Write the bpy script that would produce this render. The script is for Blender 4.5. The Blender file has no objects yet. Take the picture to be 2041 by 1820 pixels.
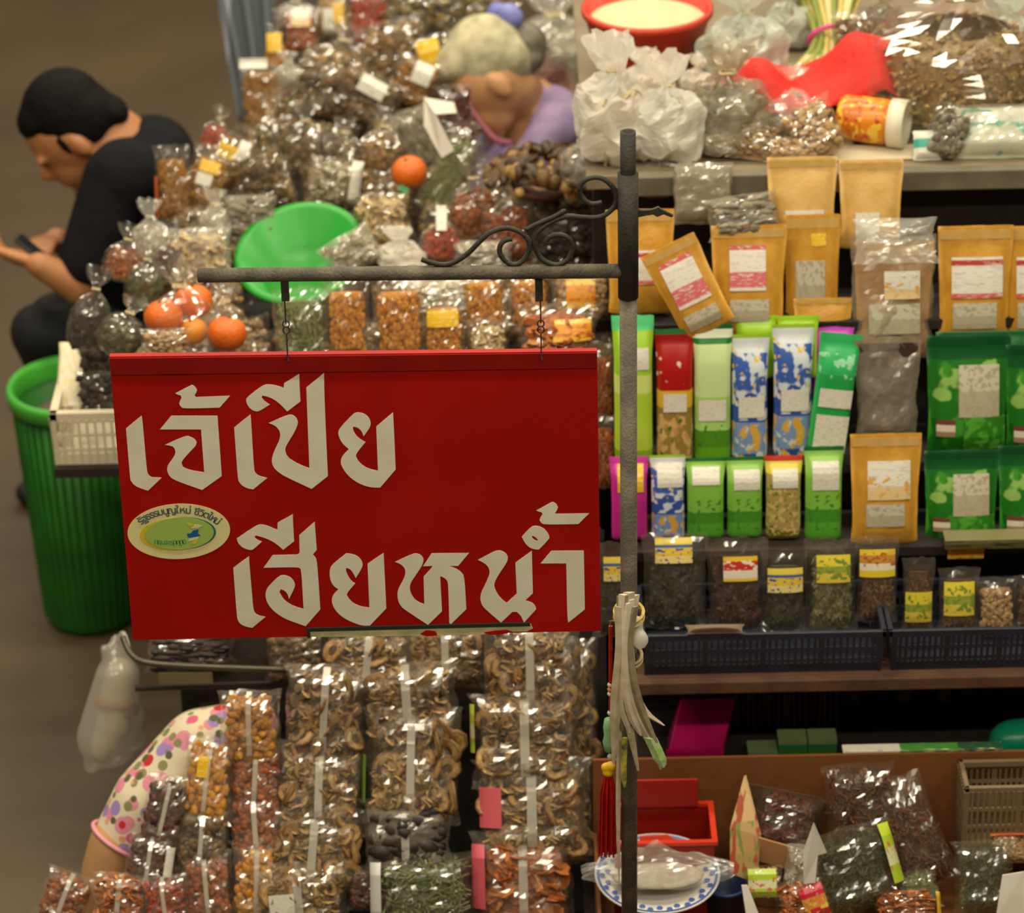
import bpy, bmesh, math, random
from mathutils import Vector, Matrix, noise, Euler
R = math.radians
random.seed(11)
S = bpy.context.scene
COL = S.collection

# ------------------------------------------------------------------ camera, world, light, exposure
FPX, CX, CY = 6500.0, 1020.5, 910.0
PITCH, ROLL, CAMZ = R(28.0), R(1.2), 3.7
_r, _u, FWD = Vector((1, 0, 0)), Vector((0, math.sin(PITCH), math.cos(PITCH))), Vector((0, math.cos(PITCH), -math.sin(PITCH)))
RIGHT = _r * math.cos(ROLL) - _u * math.sin(ROLL)
UP = _u * math.cos(ROLL) + _r * math.sin(ROLL)
CAM = Vector((0, 0, CAMZ))
cd = bpy.data.cameras.new('camera'); cam = bpy.data.objects.new('camera', cd); COL.objects.link(cam)
cam.matrix_world = Matrix(((RIGHT.x, UP.x, -FWD.x, CAM.x), (RIGHT.y, UP.y, -FWD.y, CAM.y), (RIGHT.z, UP.z, -FWD.z, CAM.z), (0, 0, 0, 1)))
cd.sensor_width = 36; cd.lens = FPX / 2041 * 36; cd.clip_end = 200
cd.dof.use_dof = True; cd.dof.focus_distance = 5.24; cd.dof.aperture_fstop = 3.6
S.camera = cam

W = bpy.data.worlds.new('market_hall_ambient'); S.world = W; W.use_nodes = True
W.node_tree.nodes['Background'].inputs[0].default_value = (1.0, 0.86, 0.66, 1)
W.node_tree.nodes['Background'].inputs[1].default_value = 0.11

def tube_light(name, loc, length, width, energy, col=(1.0, 0.91, 0.69), rotz=0):
    ld = bpy.data.lights.new(name, 'AREA'); ld.shape = 'RECTANGLE'; ld.size = length; ld.size_y = width
    ld.energy = energy; ld.color = col
    o = bpy.data.objects.new(name, ld); o.location = loc; o.rotation_euler = (0, 0, rotz); COL.objects.link(o)
    return o
for x in (-2.9, -0.75, 0.85, 3.0):          # rows of fluorescent tubes under the market roof
    for y in (2.2, 4.2, 6.1, 8.2, 10.6):
        tube_light('fluorescent_tube_light', (x, y, 3.9), 1.2, 0.16, 34 if abs(x) < 1 else 27)
S.view_settings.view_transform = 'Standard'; S.view_settings.look = 'None'
S.view_settings.exposure = -0.08; S.view_settings.gamma = 1.0; S.view_settings.use_curve_mapping = False
S.cycles.transparent_max_bounces = 12; S.cycles.max_bounces = 4; S.cycles.diffuse_bounces = 2; S.cycles.glossy_bounces = 2

# ------------------------------------------------------------------ pixel -> place
def ray(px, py):
    return FWD + RIGHT * ((px - CX) / FPX) - UP * ((py - CY) / FPX)
def at(px, py, Y):
    d = ray(px, py); return CAM + d * (Y / d.y)
def atz(px, py, z):
    d = ray(px, py); return CAM + d * ((z - CAMZ) / d.z)
def scale_at(p):
    return FPX / (p - CAM).dot(FWD)
def lerp_table(t, x):
    if x <= t[0][0]: return t[0][1]
    for (a, b), (c, d) in zip(t, t[1:]):
        if x <= c: return b + (d - b) * (x - a) / (c - a)
    return t[-1][1]
YL = [(0, 7.1), (200, 6.6), (400, 6.1), (560, 5.8), (700, 5.6), (1270, 5.08), (1820, 4.84)]
YR = [(320, 5.62), (640, 5.44), (920, 5.32), (1060, 5.24), (1250, 5.1), (1340, 5.02), (1500, 4.98), (1820, 4.84)]

# ------------------------------------------------------------------ materials
def lin(c):
    def f(v):
        v /= 255.0
        return v / 12.92 if v <= 0.04045 else ((v + 0.055) / 1.055) ** 2.4
    return (f(c[0]), f(c[1]), f(c[2]), 1)
MATS = {}
def newmat(name):
    m = bpy.data.materials.new(name); m.use_nodes = True; MATS[name] = m
    nt = m.node_tree; return m, nt, nt.nodes, nt.links, nt.nodes['Principled BSDF']
def mat(name, col, rough=0.6, col2=None, nscale=12.0, bump=0.0, bscale=40.0, metal=0.0, spec=0.5, coord='Object', sheen=0.0, sub=0.0, detail=5.0, lo=0.35, hi=0.65):
    if name in MATS: return MATS[name]
    m, nt, N, L, b = newmat(name)
    b.inputs['Base Color'].default_value = lin(col); b.inputs['Roughness'].default_value = rough
    b.inputs['Metallic'].default_value = metal; b.inputs['Specular IOR Level'].default_value = spec
    if sub: b.inputs['Subsurface Weight'].default_value = sub; b.inputs['Subsurface Scale'].default_value = 0.01
    if col2 is not None or bump:
        tc = N.new('ShaderNodeTexCoord')
    if col2 is not None:
        n = N.new('ShaderNodeTexNoise'); n.inputs['Scale'].default_value = nscale; n.inputs['Detail'].default_value = detail
        L.new(tc.outputs[coord], n.inputs['Vector'])
        cr = N.new('ShaderNodeValToRGB'); cr.color_ramp.elements[0].position = lo; cr.color_ramp.elements[1].position = hi
        cr.color_ramp.elements[0].color = lin(col); cr.color_ramp.elements[1].color = lin(col2)
        L.new(n.outputs['Fac'], cr.inputs['Fac']); L.new(cr.outputs['Color'], b.inputs['Base Color'])
    if bump:
        n2 = N.new('ShaderNodeTexNoise'); n2.inputs['Scale'].default_value = bscale; n2.inputs['Detail'].default_value = 6
        L.new(tc.outputs[coord], n2.inputs['Vector'])
        bp = N.new('ShaderNodeBump'); bp.inputs['Strength'].default_value = bump; bp.inputs['Distance'].default_value = 0.01
        L.new(n2.outputs['Fac'], bp.inputs['Height']); L.new(bp.outputs['Normal'], b.inputs['Normal'])
    return m
def island_mat(name, cols, rough=0.55, spec=0.4, nscale=60):
    """colour differs from piece to piece (random per mesh island) with a little mottling"""
    m, nt, N, L, b = newmat(name)
    g = N.new('ShaderNodeNewGeometry'); cr = N.new('ShaderNodeValToRGB'); cr.color_ramp.interpolation = 'LINEAR'
    el = cr.color_ramp.elements
    while len(el) < len(cols): el.new(0.5)
    for i, c in enumerate(cols):
        el[i].position = i / max(1, len(cols) - 1); el[i].color = lin(c)
    L.new(g.outputs['Random Per Island'], cr.inputs['Fac'])
    tc = N.new('ShaderNodeTexCoord'); n = N.new('ShaderNodeTexNoise'); n.inputs['Scale'].default_value = nscale; n.inputs['Detail'].default_value = 3
    L.new(tc.outputs['Object'], n.inputs['Vector'])
    mp = N.new('ShaderNodeMapRange'); mp.inputs['From Min'].default_value = 0.3; mp.inputs['From Max'].default_value = 0.7
    mp.inputs['To Min'].default_value = 0.6; mp.inputs['To Max'].default_value = 1.25
    L.new(n.outputs['Fac'], mp.inputs['Value'])
    mx = N.new('ShaderNodeVectorMath'); mx.operation = 'SCALE'
    L.new(cr.outputs['Color'], mx.inputs[0]); L.new(mp.outputs['Result'], mx.inputs['Scale'])
    L.new(mx.outputs['Vector'], b.inputs['Base Color'])
    b.inputs['Roughness'].default_value = rough; b.inputs['Specular IOR Level'].default_value = spec
    return m
def film_mat(name, tint=(255, 255, 255), haze=0.08, ior=1.6, rough=0.1, hazecol=(235, 228, 215), crease=0.3):
    """thin clear plastic: see-through, glossy, whitened along a few of its creases"""
    m, nt, N, L, b = newmat(name)
    out = N['Material Output']; N.remove(b)
    tr = N.new('ShaderNodeBsdfTransparent'); tr.inputs[0].default_value = lin(tint)
    gl = N.new('ShaderNodeBsdfGlossy'); gl.inputs['Roughness'].default_value = rough; gl.inputs[0].default_value = (1, 1, 1, 1)
    df = N.new('ShaderNodeBsdfDiffuse'); df.inputs[0].default_value = lin(hazecol)
    lw = N.new('ShaderNodeLayerWeight'); lw.inputs['Blend'].default_value = 0.5
    pw = N.new('ShaderNodeMath'); pw.operation = 'POWER'; pw.inputs[1].default_value = 5.0; L.new(lw.outputs['Facing'], pw.inputs[0])
    fr = N.new('ShaderNodeMath'); fr.operation = 'MULTIPLY_ADD'; fr.inputs[1].default_value = 0.4; fr.inputs[2].default_value = ((ior - 1) / (ior + 1)) ** 2
    L.new(pw.outputs[0], fr.inputs[0])
    m1 = N.new('ShaderNodeMixShader'); m1.inputs[0].default_value = haze
    if crease:
        tc = N.new('ShaderNodeTexCoord'); nz = N.new('ShaderNodeTexNoise'); nz.inputs['Scale'].default_value = 3.0; nz.inputs['Detail'].default_value = 0.0
        mp = N.new('ShaderNodeMapping'); mp.inputs['Scale'].default_value = (1.6, 1.0, 0.8); L.new(tc.outputs['Object'], mp.inputs[0]); L.new(mp.outputs[0], nz.inputs['Vector'])
        cr = N.new('ShaderNodeValToRGB'); el = cr.color_ramp.elements
        for p_, v_ in ((.40, 0), (.425, .8), (.44, 0), (.585, 0), (.60, 1), (.64, .25), (.66, 0)):
            e_ = el.new(p_); k_ = haze + crease * v_ * (1 - haze); e_.color = (k_, k_, k_, 1)
        el[0].color = el[-1].color = (haze, haze, haze, 1)
        L.new(nz.outputs['Fac'], cr.inputs['Fac']); L.new(cr.outputs['Color'], m1.inputs[0])
    L.new(tr.outputs[0], m1.inputs[1])
    if haze > 0.25:
        tl = N.new('ShaderNodeBsdfTranslucent'); tl.inputs[0].default_value = lin(hazecol)
        m0 = N.new('ShaderNodeMixShader'); m0.inputs[0].default_value = 0.4
        L.new(df.outputs[0], m0.inputs[1]); L.new(tl.outputs[0], m0.inputs[2]); L.new(m0.outputs[0], m1.inputs[2])
    else: L.new(df.outputs[0], m1.inputs[2])
    m2 = N.new('ShaderNodeMixShader'); L.new(fr.outputs[0], m2.inputs[0])
    L.new(m1.outputs[0], m2.inputs[1]); L.new(gl.outputs[0], m2.inputs[2])
    L.new(m2.outputs[0], out.inputs['Surface'])
    return m
def print_mat(name, stops, spots=None, rough=0.3, lines=None, axis='Z', noise_amt=0.0, asp=1.0):
    """printed packaging: flat bands of ink along the pack, optional blobs of artwork or lines of type"""
    if name in MATS: return MATS[name]
    m, nt, N, L, b = newmat(name)
    tc = N.new('ShaderNodeTexCoord'); sp = N.new('ShaderNodeSeparateXYZ'); L.new(tc.outputs['Generated'], sp.inputs[0])
    src = sp.outputs[axis]
    if noise_amt:
        nz = N.new('ShaderNodeTexNoise'); nz.inputs['Scale'].default_value = 4; L.new(tc.outputs['Generated'], nz.inputs['Vector'])
        ma = N.new('ShaderNodeMath'); ma.operation = 'MULTIPLY_ADD'; ma.inputs[1].default_value = noise_amt
        L.new(nz.outputs['Fac'], ma.inputs[0]); L.new(src, ma.inputs[2]); src = ma.outputs[0]
        stops = [(p + noise_amt * 0.5, c) for p, c in stops]; stops[0] = (0.0, stops[0][1])
    cr = N.new('ShaderNodeValToRGB'); cr.color_ramp.interpolation = 'CONSTANT'; el = cr.color_ramp.elements
    while len(el) < len(stops): el.new(0.5)
    while len(el) > max(1, len(stops)): el.remove(el[-1])
    for i, (p, c) in enumerate(stops): el[i].position = p; el[i].color = lin(c)
    L.new(src, cr.inputs['Fac']); colr = cr.outputs['Color']
    for spec_ in (spots or []):
        scale, thr, c, z0, z1 = spec_
        nz = N.new('ShaderNodeTexNoise'); nz.inputs['Scale'].default_value = scale; nz.inputs['Detail'].default_value = 1.5
        mq = N.new('ShaderNodeMapping'); mq.inputs['Scale'].default_value = (1, 0.5, asp); mq.inputs['Location'].default_value = (scale, 0, thr * 10); L.new(tc.outputs['Generated'], mq.inputs[0])
        L.new(mq.outputs[0], nz.inputs['Vector'])
        g1 = N.new('ShaderNodeMapRange'); g1.inputs['From Min'].default_value = thr - 0.02; g1.inputs['From Max'].default_value = thr + 0.03; L.new(nz.outputs['Fac'], g1.inputs['Value'])
        g2 = N.new('ShaderNodeMath'); g2.operation = 'GREATER_THAN'; g2.inputs[1].default_value = z0; L.new(sp.outputs['Z'], g2.inputs[0])
        g3 = N.new('ShaderNodeMath'); g3.operation = 'LESS_THAN'; g3.inputs[1].default_value = z1; L.new(sp.outputs['Z'], g3.inputs[0])
        a1 = N.new('ShaderNodeMath'); a1.operation = 'MULTIPLY'; L.new(g1.outputs[0], a1.inputs[0]); L.new(g2.outputs[0], a1.inputs[1])
        a2 = N.new('ShaderNodeMath'); a2.operation = 'MULTIPLY'; L.new(a1.outputs[0], a2.inputs[0]); L.new(g3.outputs[0], a2.inputs[1])
        mx = N.new('ShaderNodeMixRGB'); L.new(a2.outputs[0], mx.inputs[0]); L.new(colr, mx.inputs[1]); mx.inputs[2].default_value = lin(c)
        colr = mx.outputs[0]
    if lines:
        freq, c = lines
        wv = N.new('ShaderNodeTexNoise'); mpg = N.new('ShaderNodeMapping'); mpg.inputs['Scale'].default_value = (5, 1, freq)
        L.new(tc.outputs['Generated'], mpg.inputs[0]); L.new(mpg.outputs[0], wv.inputs['Vector']); wv.inputs['Scale'].default_value = 1.0
        g1 = N.new('ShaderNodeMath'); g1.operation = 'GREATER_THAN'; g1.inputs[1].default_value = 0.58; L.new(wv.outputs['Fac'], g1.inputs[0])
        mx = N.new('ShaderNodeMixRGB'); L.new(g1.outputs[0], mx.inputs[0]); L.new(colr, mx.inputs[1]); mx.inputs[2].default_value = lin(c)
        colr = mx.outputs[0]
    L.new(colr, b.inputs['Base Color']); b.inputs['Roughness'].default_value = rough
    return m

# ------------------------------------------------------------------ mesh helpers
def link(name, me, m=None, parent=None):
    o = bpy.data.objects.new(name, me); COL.objects.link(o)
    if m is not None and me is not None and not me.materials: me.materials.append(m)
    if parent is not None: o.parent = parent
    return o
def mesh(name, V, Fc, smooth=False):
    me = bpy.data.meshes.new(name); me.from_pydata([tuple(v) for v in V], [], Fc); me.update()
    if smooth:
        me.polygons.foreach_set('use_smooth', [True] * len(me.polygons))
    return me
def thing(name, label, cat, loc=(0, 0, 0), group=None, rot=None):
    o = bpy.data.objects.new(name, None); COL.objects.link(o); o.location = loc; o.empty_display_size = 0.05
    if rot is not None: o.rotation_euler = rot.to_euler() if hasattr(rot, 'to_euler') else rot
    return tag(o, label, cat, group)
def tag(o, label, cat, group=None, kind=None):
    o['label'] = label; o['category'] = cat
    if group: o['group'] = group
    if kind: o['kind'] = kind
    return o
class MB:
    """collects boxes, tubes, lathes into one mesh"""
    def __init__(s): s.V = []; s.F = []
    def add(s, V, Fc):
        k = len(s.V); s.V += [Vector(v) for v in V]; s.F += [tuple(i + k for i in f) for f in Fc]; return s
    def box(s, x0, x1, y0, y1, z0, z1):
        return s.add([(x0, y0, z0), (x1, y0, z0), (x1, y1, z0), (x0, y1, z0), (x0, y0, z1), (x1, y0, z1), (x1, y1, z1), (x0, y1, z1)],
                     [(0, 3, 2, 1), (4, 5, 6, 7), (0, 1, 5, 4), (1, 2, 6, 5), (2, 3, 7, 6), (3, 0, 4, 7)])
    def tube(s, pts, r, seg=8, cap=True):
        pts = [Vector(p) for p in pts]; n = len(pts); V = []; Fc = []
        rr = r if isinstance(r, (list, tuple)) else [r] * n
        up = None
        for i, p in enumerate(pts):
            t = (pts[min(i + 1, n - 1)] - pts[max(i - 1, 0)]).normalized()
            if up is None:
                up = Vector((0, 0, 1)) if abs(t.z) < 0.9 else Vector((0, 1, 0))
            a = (up - t * up.dot(t)).normalized(); bb = t.cross(a); up = a
            for k in range(seg):
                q = 2 * math.pi * k / seg; V.append(p + (a * math.cos(q) + bb * math.sin(q)) * rr[i])
        for i in range(n - 1):
            for k in range(seg):
                Fc.append((i * seg + k, i * seg + (k + 1) % seg, (i + 1) * seg + (k + 1) % seg, (i + 1) * seg + k))
        if cap: Fc += [tuple(reversed(range(seg))), tuple((n - 1) * seg + k for k in range(seg))]
        return s.add(V, Fc)
    def lathe(s, prof, seg=32, c=(0, 0, 0), sx=1, sy=1):
        V = []; Fc = []; n = len(prof); c = Vector(c)
        for r, z in prof:
            for k in range(seg):
                q = 2 * math.pi * k / seg; V.append(c + Vector((r * math.cos(q) * sx, r * math.sin(q) * sy, z)))
        for i in range(n - 1):
            for k in range(seg):
                Fc.append((i * seg + k, i * seg + (k + 1) % seg, (i + 1) * seg + (k + 1) % seg, (i + 1) * seg + k))
        return s.add(V, Fc)
    def xf(s, M_):
        s.V = [M_ @ v for v in s.V]; return s
    def build(s, name, m, parent=None, smooth=False, bevel=0):
        o = link(name, mesh(name, s.V, s.F, smooth), m, parent)
        if bevel:
            md = o.modifiers.new('bevel', 'BEVEL'); md.width = bevel; md.segments = 2
        return o
def smooth_poly(P, keep=45, it=2, closed=True):
    """round gentle corners of a traced outline, keep sharp ones"""
    for _ in range(it):
        Q = []; n = len(P)
        for i in range(n):
            a, b, c = Vector(P[i - 1]), Vector(P[i]), Vector(P[(i + 1) % n])
            if not closed and i in (0, n - 1): Q.append(tuple(b)); continue
            d1, d2 = b - a, c - b
            ang = abs(math.degrees(d1.angle_signed(d2))) if len(b) == 2 and d1.length > 1e-9 and d2.length > 1e-9 else 0
            if ang > keep: Q.append(tuple(b))
            else:
                Q.append(tuple(b - d1 * 0.25)); Q.append(tuple(b + d2 * 0.25))
        P = Q
    return P
def catmull(P, n=6):
    P = [Vector(p) for p in P]; out = []
    for i in range(len(P) - 1):
        p0, p1, p2, p3 = P[max(i - 1, 0)], P[i], P[i + 1], P[min(i + 2, len(P) - 1)]
        for k in range(n):
            t = k / n
            out.append(0.5 * ((2 * p1) + (p2 - p0) * t + (2 * p0 - 5 * p1 + 4 * p2 - p3) * t * t + (3 * p1 - p0 - 3 * p2 + p3) * t ** 3))
    out.append(P[-1]); return out
def flat_shape(loops, depth):
    """2D outlines (holes allowed) -> solid mesh of the given depth, lying in XY"""
    cu = bpy.data.curves.new('outline', 'CURVE'); cu.dimensions = '2D'; cu.fill_mode = 'BOTH'; cu.extrude = depth / 2
    for lp in loops:
        sp = cu.splines.new('POLY'); sp.points.add(len(lp) - 1); sp.use_cyclic_u = True
        for i, p in enumerate(lp): sp.points[i].co = (p[0], p[1], 0, 1)
    o = bpy.data.objects.new('outline', cu); COL.objects.link(o)
    dg = bpy.context.evaluated_depsgraph_get(); me = bpy.data.meshes.new_from_object(o.evaluated_get(dg))
    bpy.data.objects.remove(o); bpy.data.curves.remove(cu); me.materials.clear()
    return me
def blob(name, prims, voxel, m, parent=None, smooth_it=6):
    """one continuous surface grown over ellipsoids and tapered limbs"""
    bm = bmesh.new()
    for pr in prims:
        if pr[0] == 'e':
            c, rad = Vector(pr[1]), pr[2]; rm = pr[3].to_4x4() if len(pr) > 3 else Matrix.Identity(4)
            bmesh.ops.create_uvsphere(bm, u_segments=20, v_segments=12, radius=1, matrix=Matrix.Translation(c) @ rm @ Matrix.Diagonal((rad[0], rad[1], rad[2], 1)))
        else:
            a, b, r0, r1 = Vector(pr[1]), Vector(pr[2]), pr[3], pr[4]; d = b - a
            q = d.to_track_quat('Z', 'Y').to_matrix().to_4x4()
            bmesh.ops.create_cone(bm, cap_ends=True, segments=16, radius1=r0, radius2=r1, depth=d.length, matrix=Matrix.Translation((a + b) / 2) @ q)
            bmesh.ops.create_uvsphere(bm, u_segments=16, v_segments=10, radius=r0, matrix=Matrix.Translation(a))
            bmesh.ops.create_uvsphere(bm, u_segments=16, v_segments=10, radius=r1, matrix=Matrix.Translation(b))
    me = bpy.data.meshes.new(name); bm.to_mesh(me); bm.free()
    o = bpy.data.objects.new(name, me); COL.objects.link(o)
    md = o.modifiers.new('grow', 'REMESH'); md.mode = 'VOXEL'; md.voxel_size = voxel; md.use_smooth_shade = True
    ms = o.modifiers.new('soften', 'SMOOTH'); ms.factor = 0.5; ms.iterations = smooth_it
    dg = bpy.context.evaluated_depsgraph_get(); me2 = bpy.data.meshes.new_from_object(o.evaluated_get(dg))
    bpy.data.objects.remove(o); bpy.data.meshes.remove(me)
    me2.name = name; me2.polygons.foreach_set('use_smooth', [True] * len(me2.polygons))
    return link(name, me2, m, parent)

# ------------------------------------------------------------------ setting
m_floor = mat('trodden_floor', (76, 60, 42), 0.55, (91, 73, 51), 1.6, 0.12, 25, coord='Object', detail=8)
fl = MB().box(-14, 14, -4, 30, -0.1, 0).build('floor', m_floor); fl['kind'] = 'structure'
wb = MB().box(-14, 14, 24, 24.2, 0, 5.5).build('wall_back', mat('dim_plaster', (120, 108, 88), 0.8)); wb['kind'] = 'structure'

m_dark = mat('dark_board_gap_shade', (30, 23, 18), 0.75, (44, 33, 25), 9, 0.2, 60)  # dark boards; on the back and front panels the dark stands for gap shade
m_wood = mat('worn_brown_plank', (74, 48, 33), 0.6, (98, 66, 45), 14, 0.15, 60)
m_greyw = mat('grey_painted_edge', (122, 113, 92), 0.6, (100, 92, 74), 14)
m_alu = mat('dull_aluminium', (150, 145, 130), 0.35, metal=0.8)

t = thing('serving_counter', 'high grey-edged counter at the back carrying plastic bags and the red bowl', 'counter', (0.95, 6.3, 0))
def part(name, m, par, boxes, bevel=0):
    mb = MB()
    for b_ in boxes: mb.box(*b_)
    mb.xf(Matrix.Translation(-par.location)); return mb.build(name, m, par, bevel=bevel)
part('table_top', mat('pale_counter_top', (140, 124, 100), .6, (120, 104, 82), 9), t, [(0.15, 1.9, 5.63, 6.62, 1.27, 1.295)])
part('front_rail', m_greyw, t, [(0.22, 1.9, 5.60, 5.628, 1.265, 1.305)], 0.003)
for x, y in ((0.19, 5.76), (1.85, 5.76), (0.19, 6.58), (1.85, 6.58)):
    part('leg', m_dark, t, [(x - 0.025, x + 0.025, y - 0.025, y + 0.025, 0, 1.27)])
part('back_shade_panel', m_dark, t, [(0.2, 1.9, 5.70, 5.715, 0.0, 1.265)])  # added panel, coloured dark so the gaps under the counter read as shade

t = thing('stepped_stand', 'dark stepped stand holding rows of tea packets and kraft pouches', 'display stand', (1.0, 5.4, 0))
for z, y0, y1 in ((0.735, 5.19, 5.335), (0.852, 5.30, 5.46), (1.075, 5.44, 5.60)):
    part('tread', m_dark, t, [(0.21, 1.9, y0, y1, z - 0.018, z)])
for z0, z1, y in ((0.60, 0.717, 5.31), (0.735, 0.834, 5.345), (0.852, 1.057, 5.465)):
    part('riser', m_dark, t, [(0.21, 1.9, y, y + 0.012, z0, z1)])
for x in (0.22, 1.05, 1.88):
    part('support', m_dark, t, [(x - 0.012, x + 0.012, 5.45, 5.6, 0, 1.055)])

zs = at(1650, 1352, 4.98).z
t = thing('basket_shelf', 'brown wooden shelf under the two dark plastic baskets', 'shelf', (1.0, 5.1, 0))
part('shelf_board', m_wood, t, [(0.19, 1.9, 4.975, 5.285, zs - 0.026, zs)], 0.003)
for x in (0.6, 1.2, 1.8):
    part('leg', m_dark, t, [(x - 0.02, x + 0.02, 5.20, 5.24, 0, zs - 0.026)])
part('back_shade_panel', m_dark, t, [(0.2, 1.9, 5.255, 5.27, 0.0, zs - 0.026)])  # added panel, its dark colour stands for the shade under the shelf
zl = at(1400, 1512, 5.06).z
part('lower_board', m_dark, t, [(0.2, 1.9, 4.99, 5.255, zl - 0.03, zl)])
for px in (1700, 1800, 1880):   # slats of the dark crates stored below
    p = at(px, 1440, 5.23); part('slat', m_wood, t, [(p.x - 0.012, p.x + 0.012, 5.235, 5.254, zl, zs - 0.03)])

t = thing('display_table', 'low table under the heap of snack and mushroom bags', 'table', (-0.25, 6.2, 0))
part('table_top', m_dark, t, [(-0.66, 0.12, 5.42, 6.3, 0.84, 0.865)])
part('table_wing', m_dark, t, [(-0.56, -0.2, 6.3, 8.2, 0.84, 0.865)])
for x, y in ((-0.64, 5.46), (0.09, 5.46), (-0.52, 8.15), (-0.24, 8.15)):
    part('leg', m_dark, t, [(x - 0.02, x + 0.02, y - 0.02, y + 0.02, 0, 0.84)])
part('front_shade_panel', m_dark, t, [(-0.62, 0.12, 5.40, 5.412, 0.0, 0.84)])  # added skirt board, coloured dark as shade behind the bag columns
part('side_panel', m_dark, t, [(-0.634, -0.62, 5.42, 6.2, 0.0, 0.84)])

# sloping rack that carries the bags in front of the table
t = thing('sloping_rack', 'dark sloping rack behind the hanging columns of mushroom bags', 'rack', (-0.3, 5.1, 0))
p0, p1 = at(600, 1790, 5.0), at(600, 1290, 5.26)
mb = MB()
mb.add([(-0.60, 5.07, 0.02), (0.17, 5.07, 0.02), (0.17, 5.34, 0.70), (-0.60, 5.34, 0.70), (-0.60, 5.09, 0.01), (0.17, 5.09, 0.01), (0.17, 5.36, 0.69), (-0.60, 5.36, 0.69)],
       [(0, 1, 2, 3), (7, 6, 5, 4), (0, 4, 5, 1), (1, 5, 6, 2), (2, 6, 7, 3), (3, 7, 4, 0)])
mb.xf(Matrix.Translation(-t.location)); mb.build('sloped_board', m_dark, t)
for x in (-0.58, 0.15):
    part('support', m_dark, t, [(x - 0.015, x + 0.015, 5.365, 5.39, 0, 0.68)])

# ------------------------------------------------------------------ sign post
YS = 4.6
m_iron = mat('dusty_iron', (84, 78, 66), 0.7, (112, 104, 88), 30, 0.3, 200, metal=0.25, lo=0.42, hi=0.7)
m_iron2 = mat('dark_iron', (44, 41, 35), 0.65, (60, 56, 47), 40, 0.2, 200, metal=0.3)
pb = at(1256, 1820, YS); pt = at(1250, 262, YS)
X0 = (pb.x + pt.x) / 2; s0 = scale_at(at(1250, 600, YS))
post = thing('sign_post', 'upright iron pipe with a side arm and scrollwork holding the red sign', 'sign post', (X0, YS, 0))
def pz(py): return at(1252, py, YS).z
def lp(V): return [Vector(v) - post.location for v in V]
MB().tube(lp([(X0, YS, 0), (X0, YS, pz(585))]), 17.5 / s0, 20).build('lower_pipe', m_iron, post, True)
MB().tube(lp([(X0, YS, pz(592)), (X0, YS, pz(345))]), 20.5 / s0, 20).build('sleeve', m_iron2, post, True)
mb = MB(); r1, r2 = 15.5 / s0, 11 / s0
mb.lathe([(r2, pz(290)), (r2, pz(262)), (r1, pz(262)), (r1, pz(350))], 20); mb.build('upper_pipe', m_iron2, post, True)
MB().tube(lp([(X0, YS, 0.0), (X0, YS, 0.012)]), 0.06, 20).build('foot_plate', m_iron2, post)
a0, a1 = at(394, 549, YS), at(1240, 540, YS)
ra = 14.5 / s0; mb = MB()
ax = (a1 - a0).normalized()
mb.tube([a0 + ax * 0.03, a0 + ax * 0.0005, a0, a0 + ax * 0.001, a1], [ra * 0.72, ra * 0.72, ra * 0.8, ra, ra], 20)
mb.V = lp(mb.V); mb.build('arm', m_iron, post, True)
SC = [[(40, 735), (120, 760), (210, 775), (300, 755), (400, 690), (480, 610), (560, 535), (640, 500), (720, 490), (800, 515), (860, 560), (885, 620), (870, 690), (820, 755), (760, 775), (700, 750), (660, 700), (650, 650), (670, 605), (710, 580), (750, 575)],
      [(1450, 290), (1370, 300), (1310, 265), (1275, 200), (1300, 130), (1370, 95), (1450, 100), (1520, 150), (1560, 220), (1560, 300), (1500, 370), (1420, 405), (1300, 405), (1180, 395), (1080, 430), (980, 490), (930, 560), (930, 640), (970, 720), (1040, 765), (1110, 775), (1180, 740), (1215, 670), (1215, 610), (1170, 555), (1100, 540), (1040, 560), (1015, 590)]]
for k, sc_ in enumerate(SC):
    P = catmull([at(830 + x / 3.925, 330 + y / 3.925, YS) for x, y in sc_], 5)
    MB().tube(lp(P), 0.0042, 8).build('scroll', m_iron2, post, True)
P = catmull([at(830 + x / 3.925, 330 + y / 3.925, YS) for x, y in [(850, 505), (960, 450), (1080, 400), (1170, 345)]], 4)
MB().tube(lp(P), [0.004] * (len(P) - 1) + [0.0015], 6).build('scroll_stem', m_iron2, post, True)
# broken leaf ornament sticking out behind the sleeve
LF = [(1715, 345), (1780, 350), (1840, 345), (1890, 325), (1920, 350), (2005, 400), (1990, 412), (1930, 385), (1880, 405), (1850, 385), (1780, 395), (1715, 410)]
me = flat_shape([[((830 + x / 3.925 - 1252) / s0, -(330 + y / 3.925 - 420) / s0) for x, y in LF]], 0.006)
o = link('leaf_ornament', me, m_iron2, post); o.location = Vector((X0, YS, pz(420))) - post.location; o.rotation_euler = (R(90), 0, 0)
for px in (567, 1074):
    q = at(px, 556, YS); mb = MB().box(-0.006, 0.006, -0.006, 0.006, -0.036, 0.0); mb.xf(Matrix.Translation(q - post.location))
    mb.build('hanging_lug', m_iron2, post)

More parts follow.
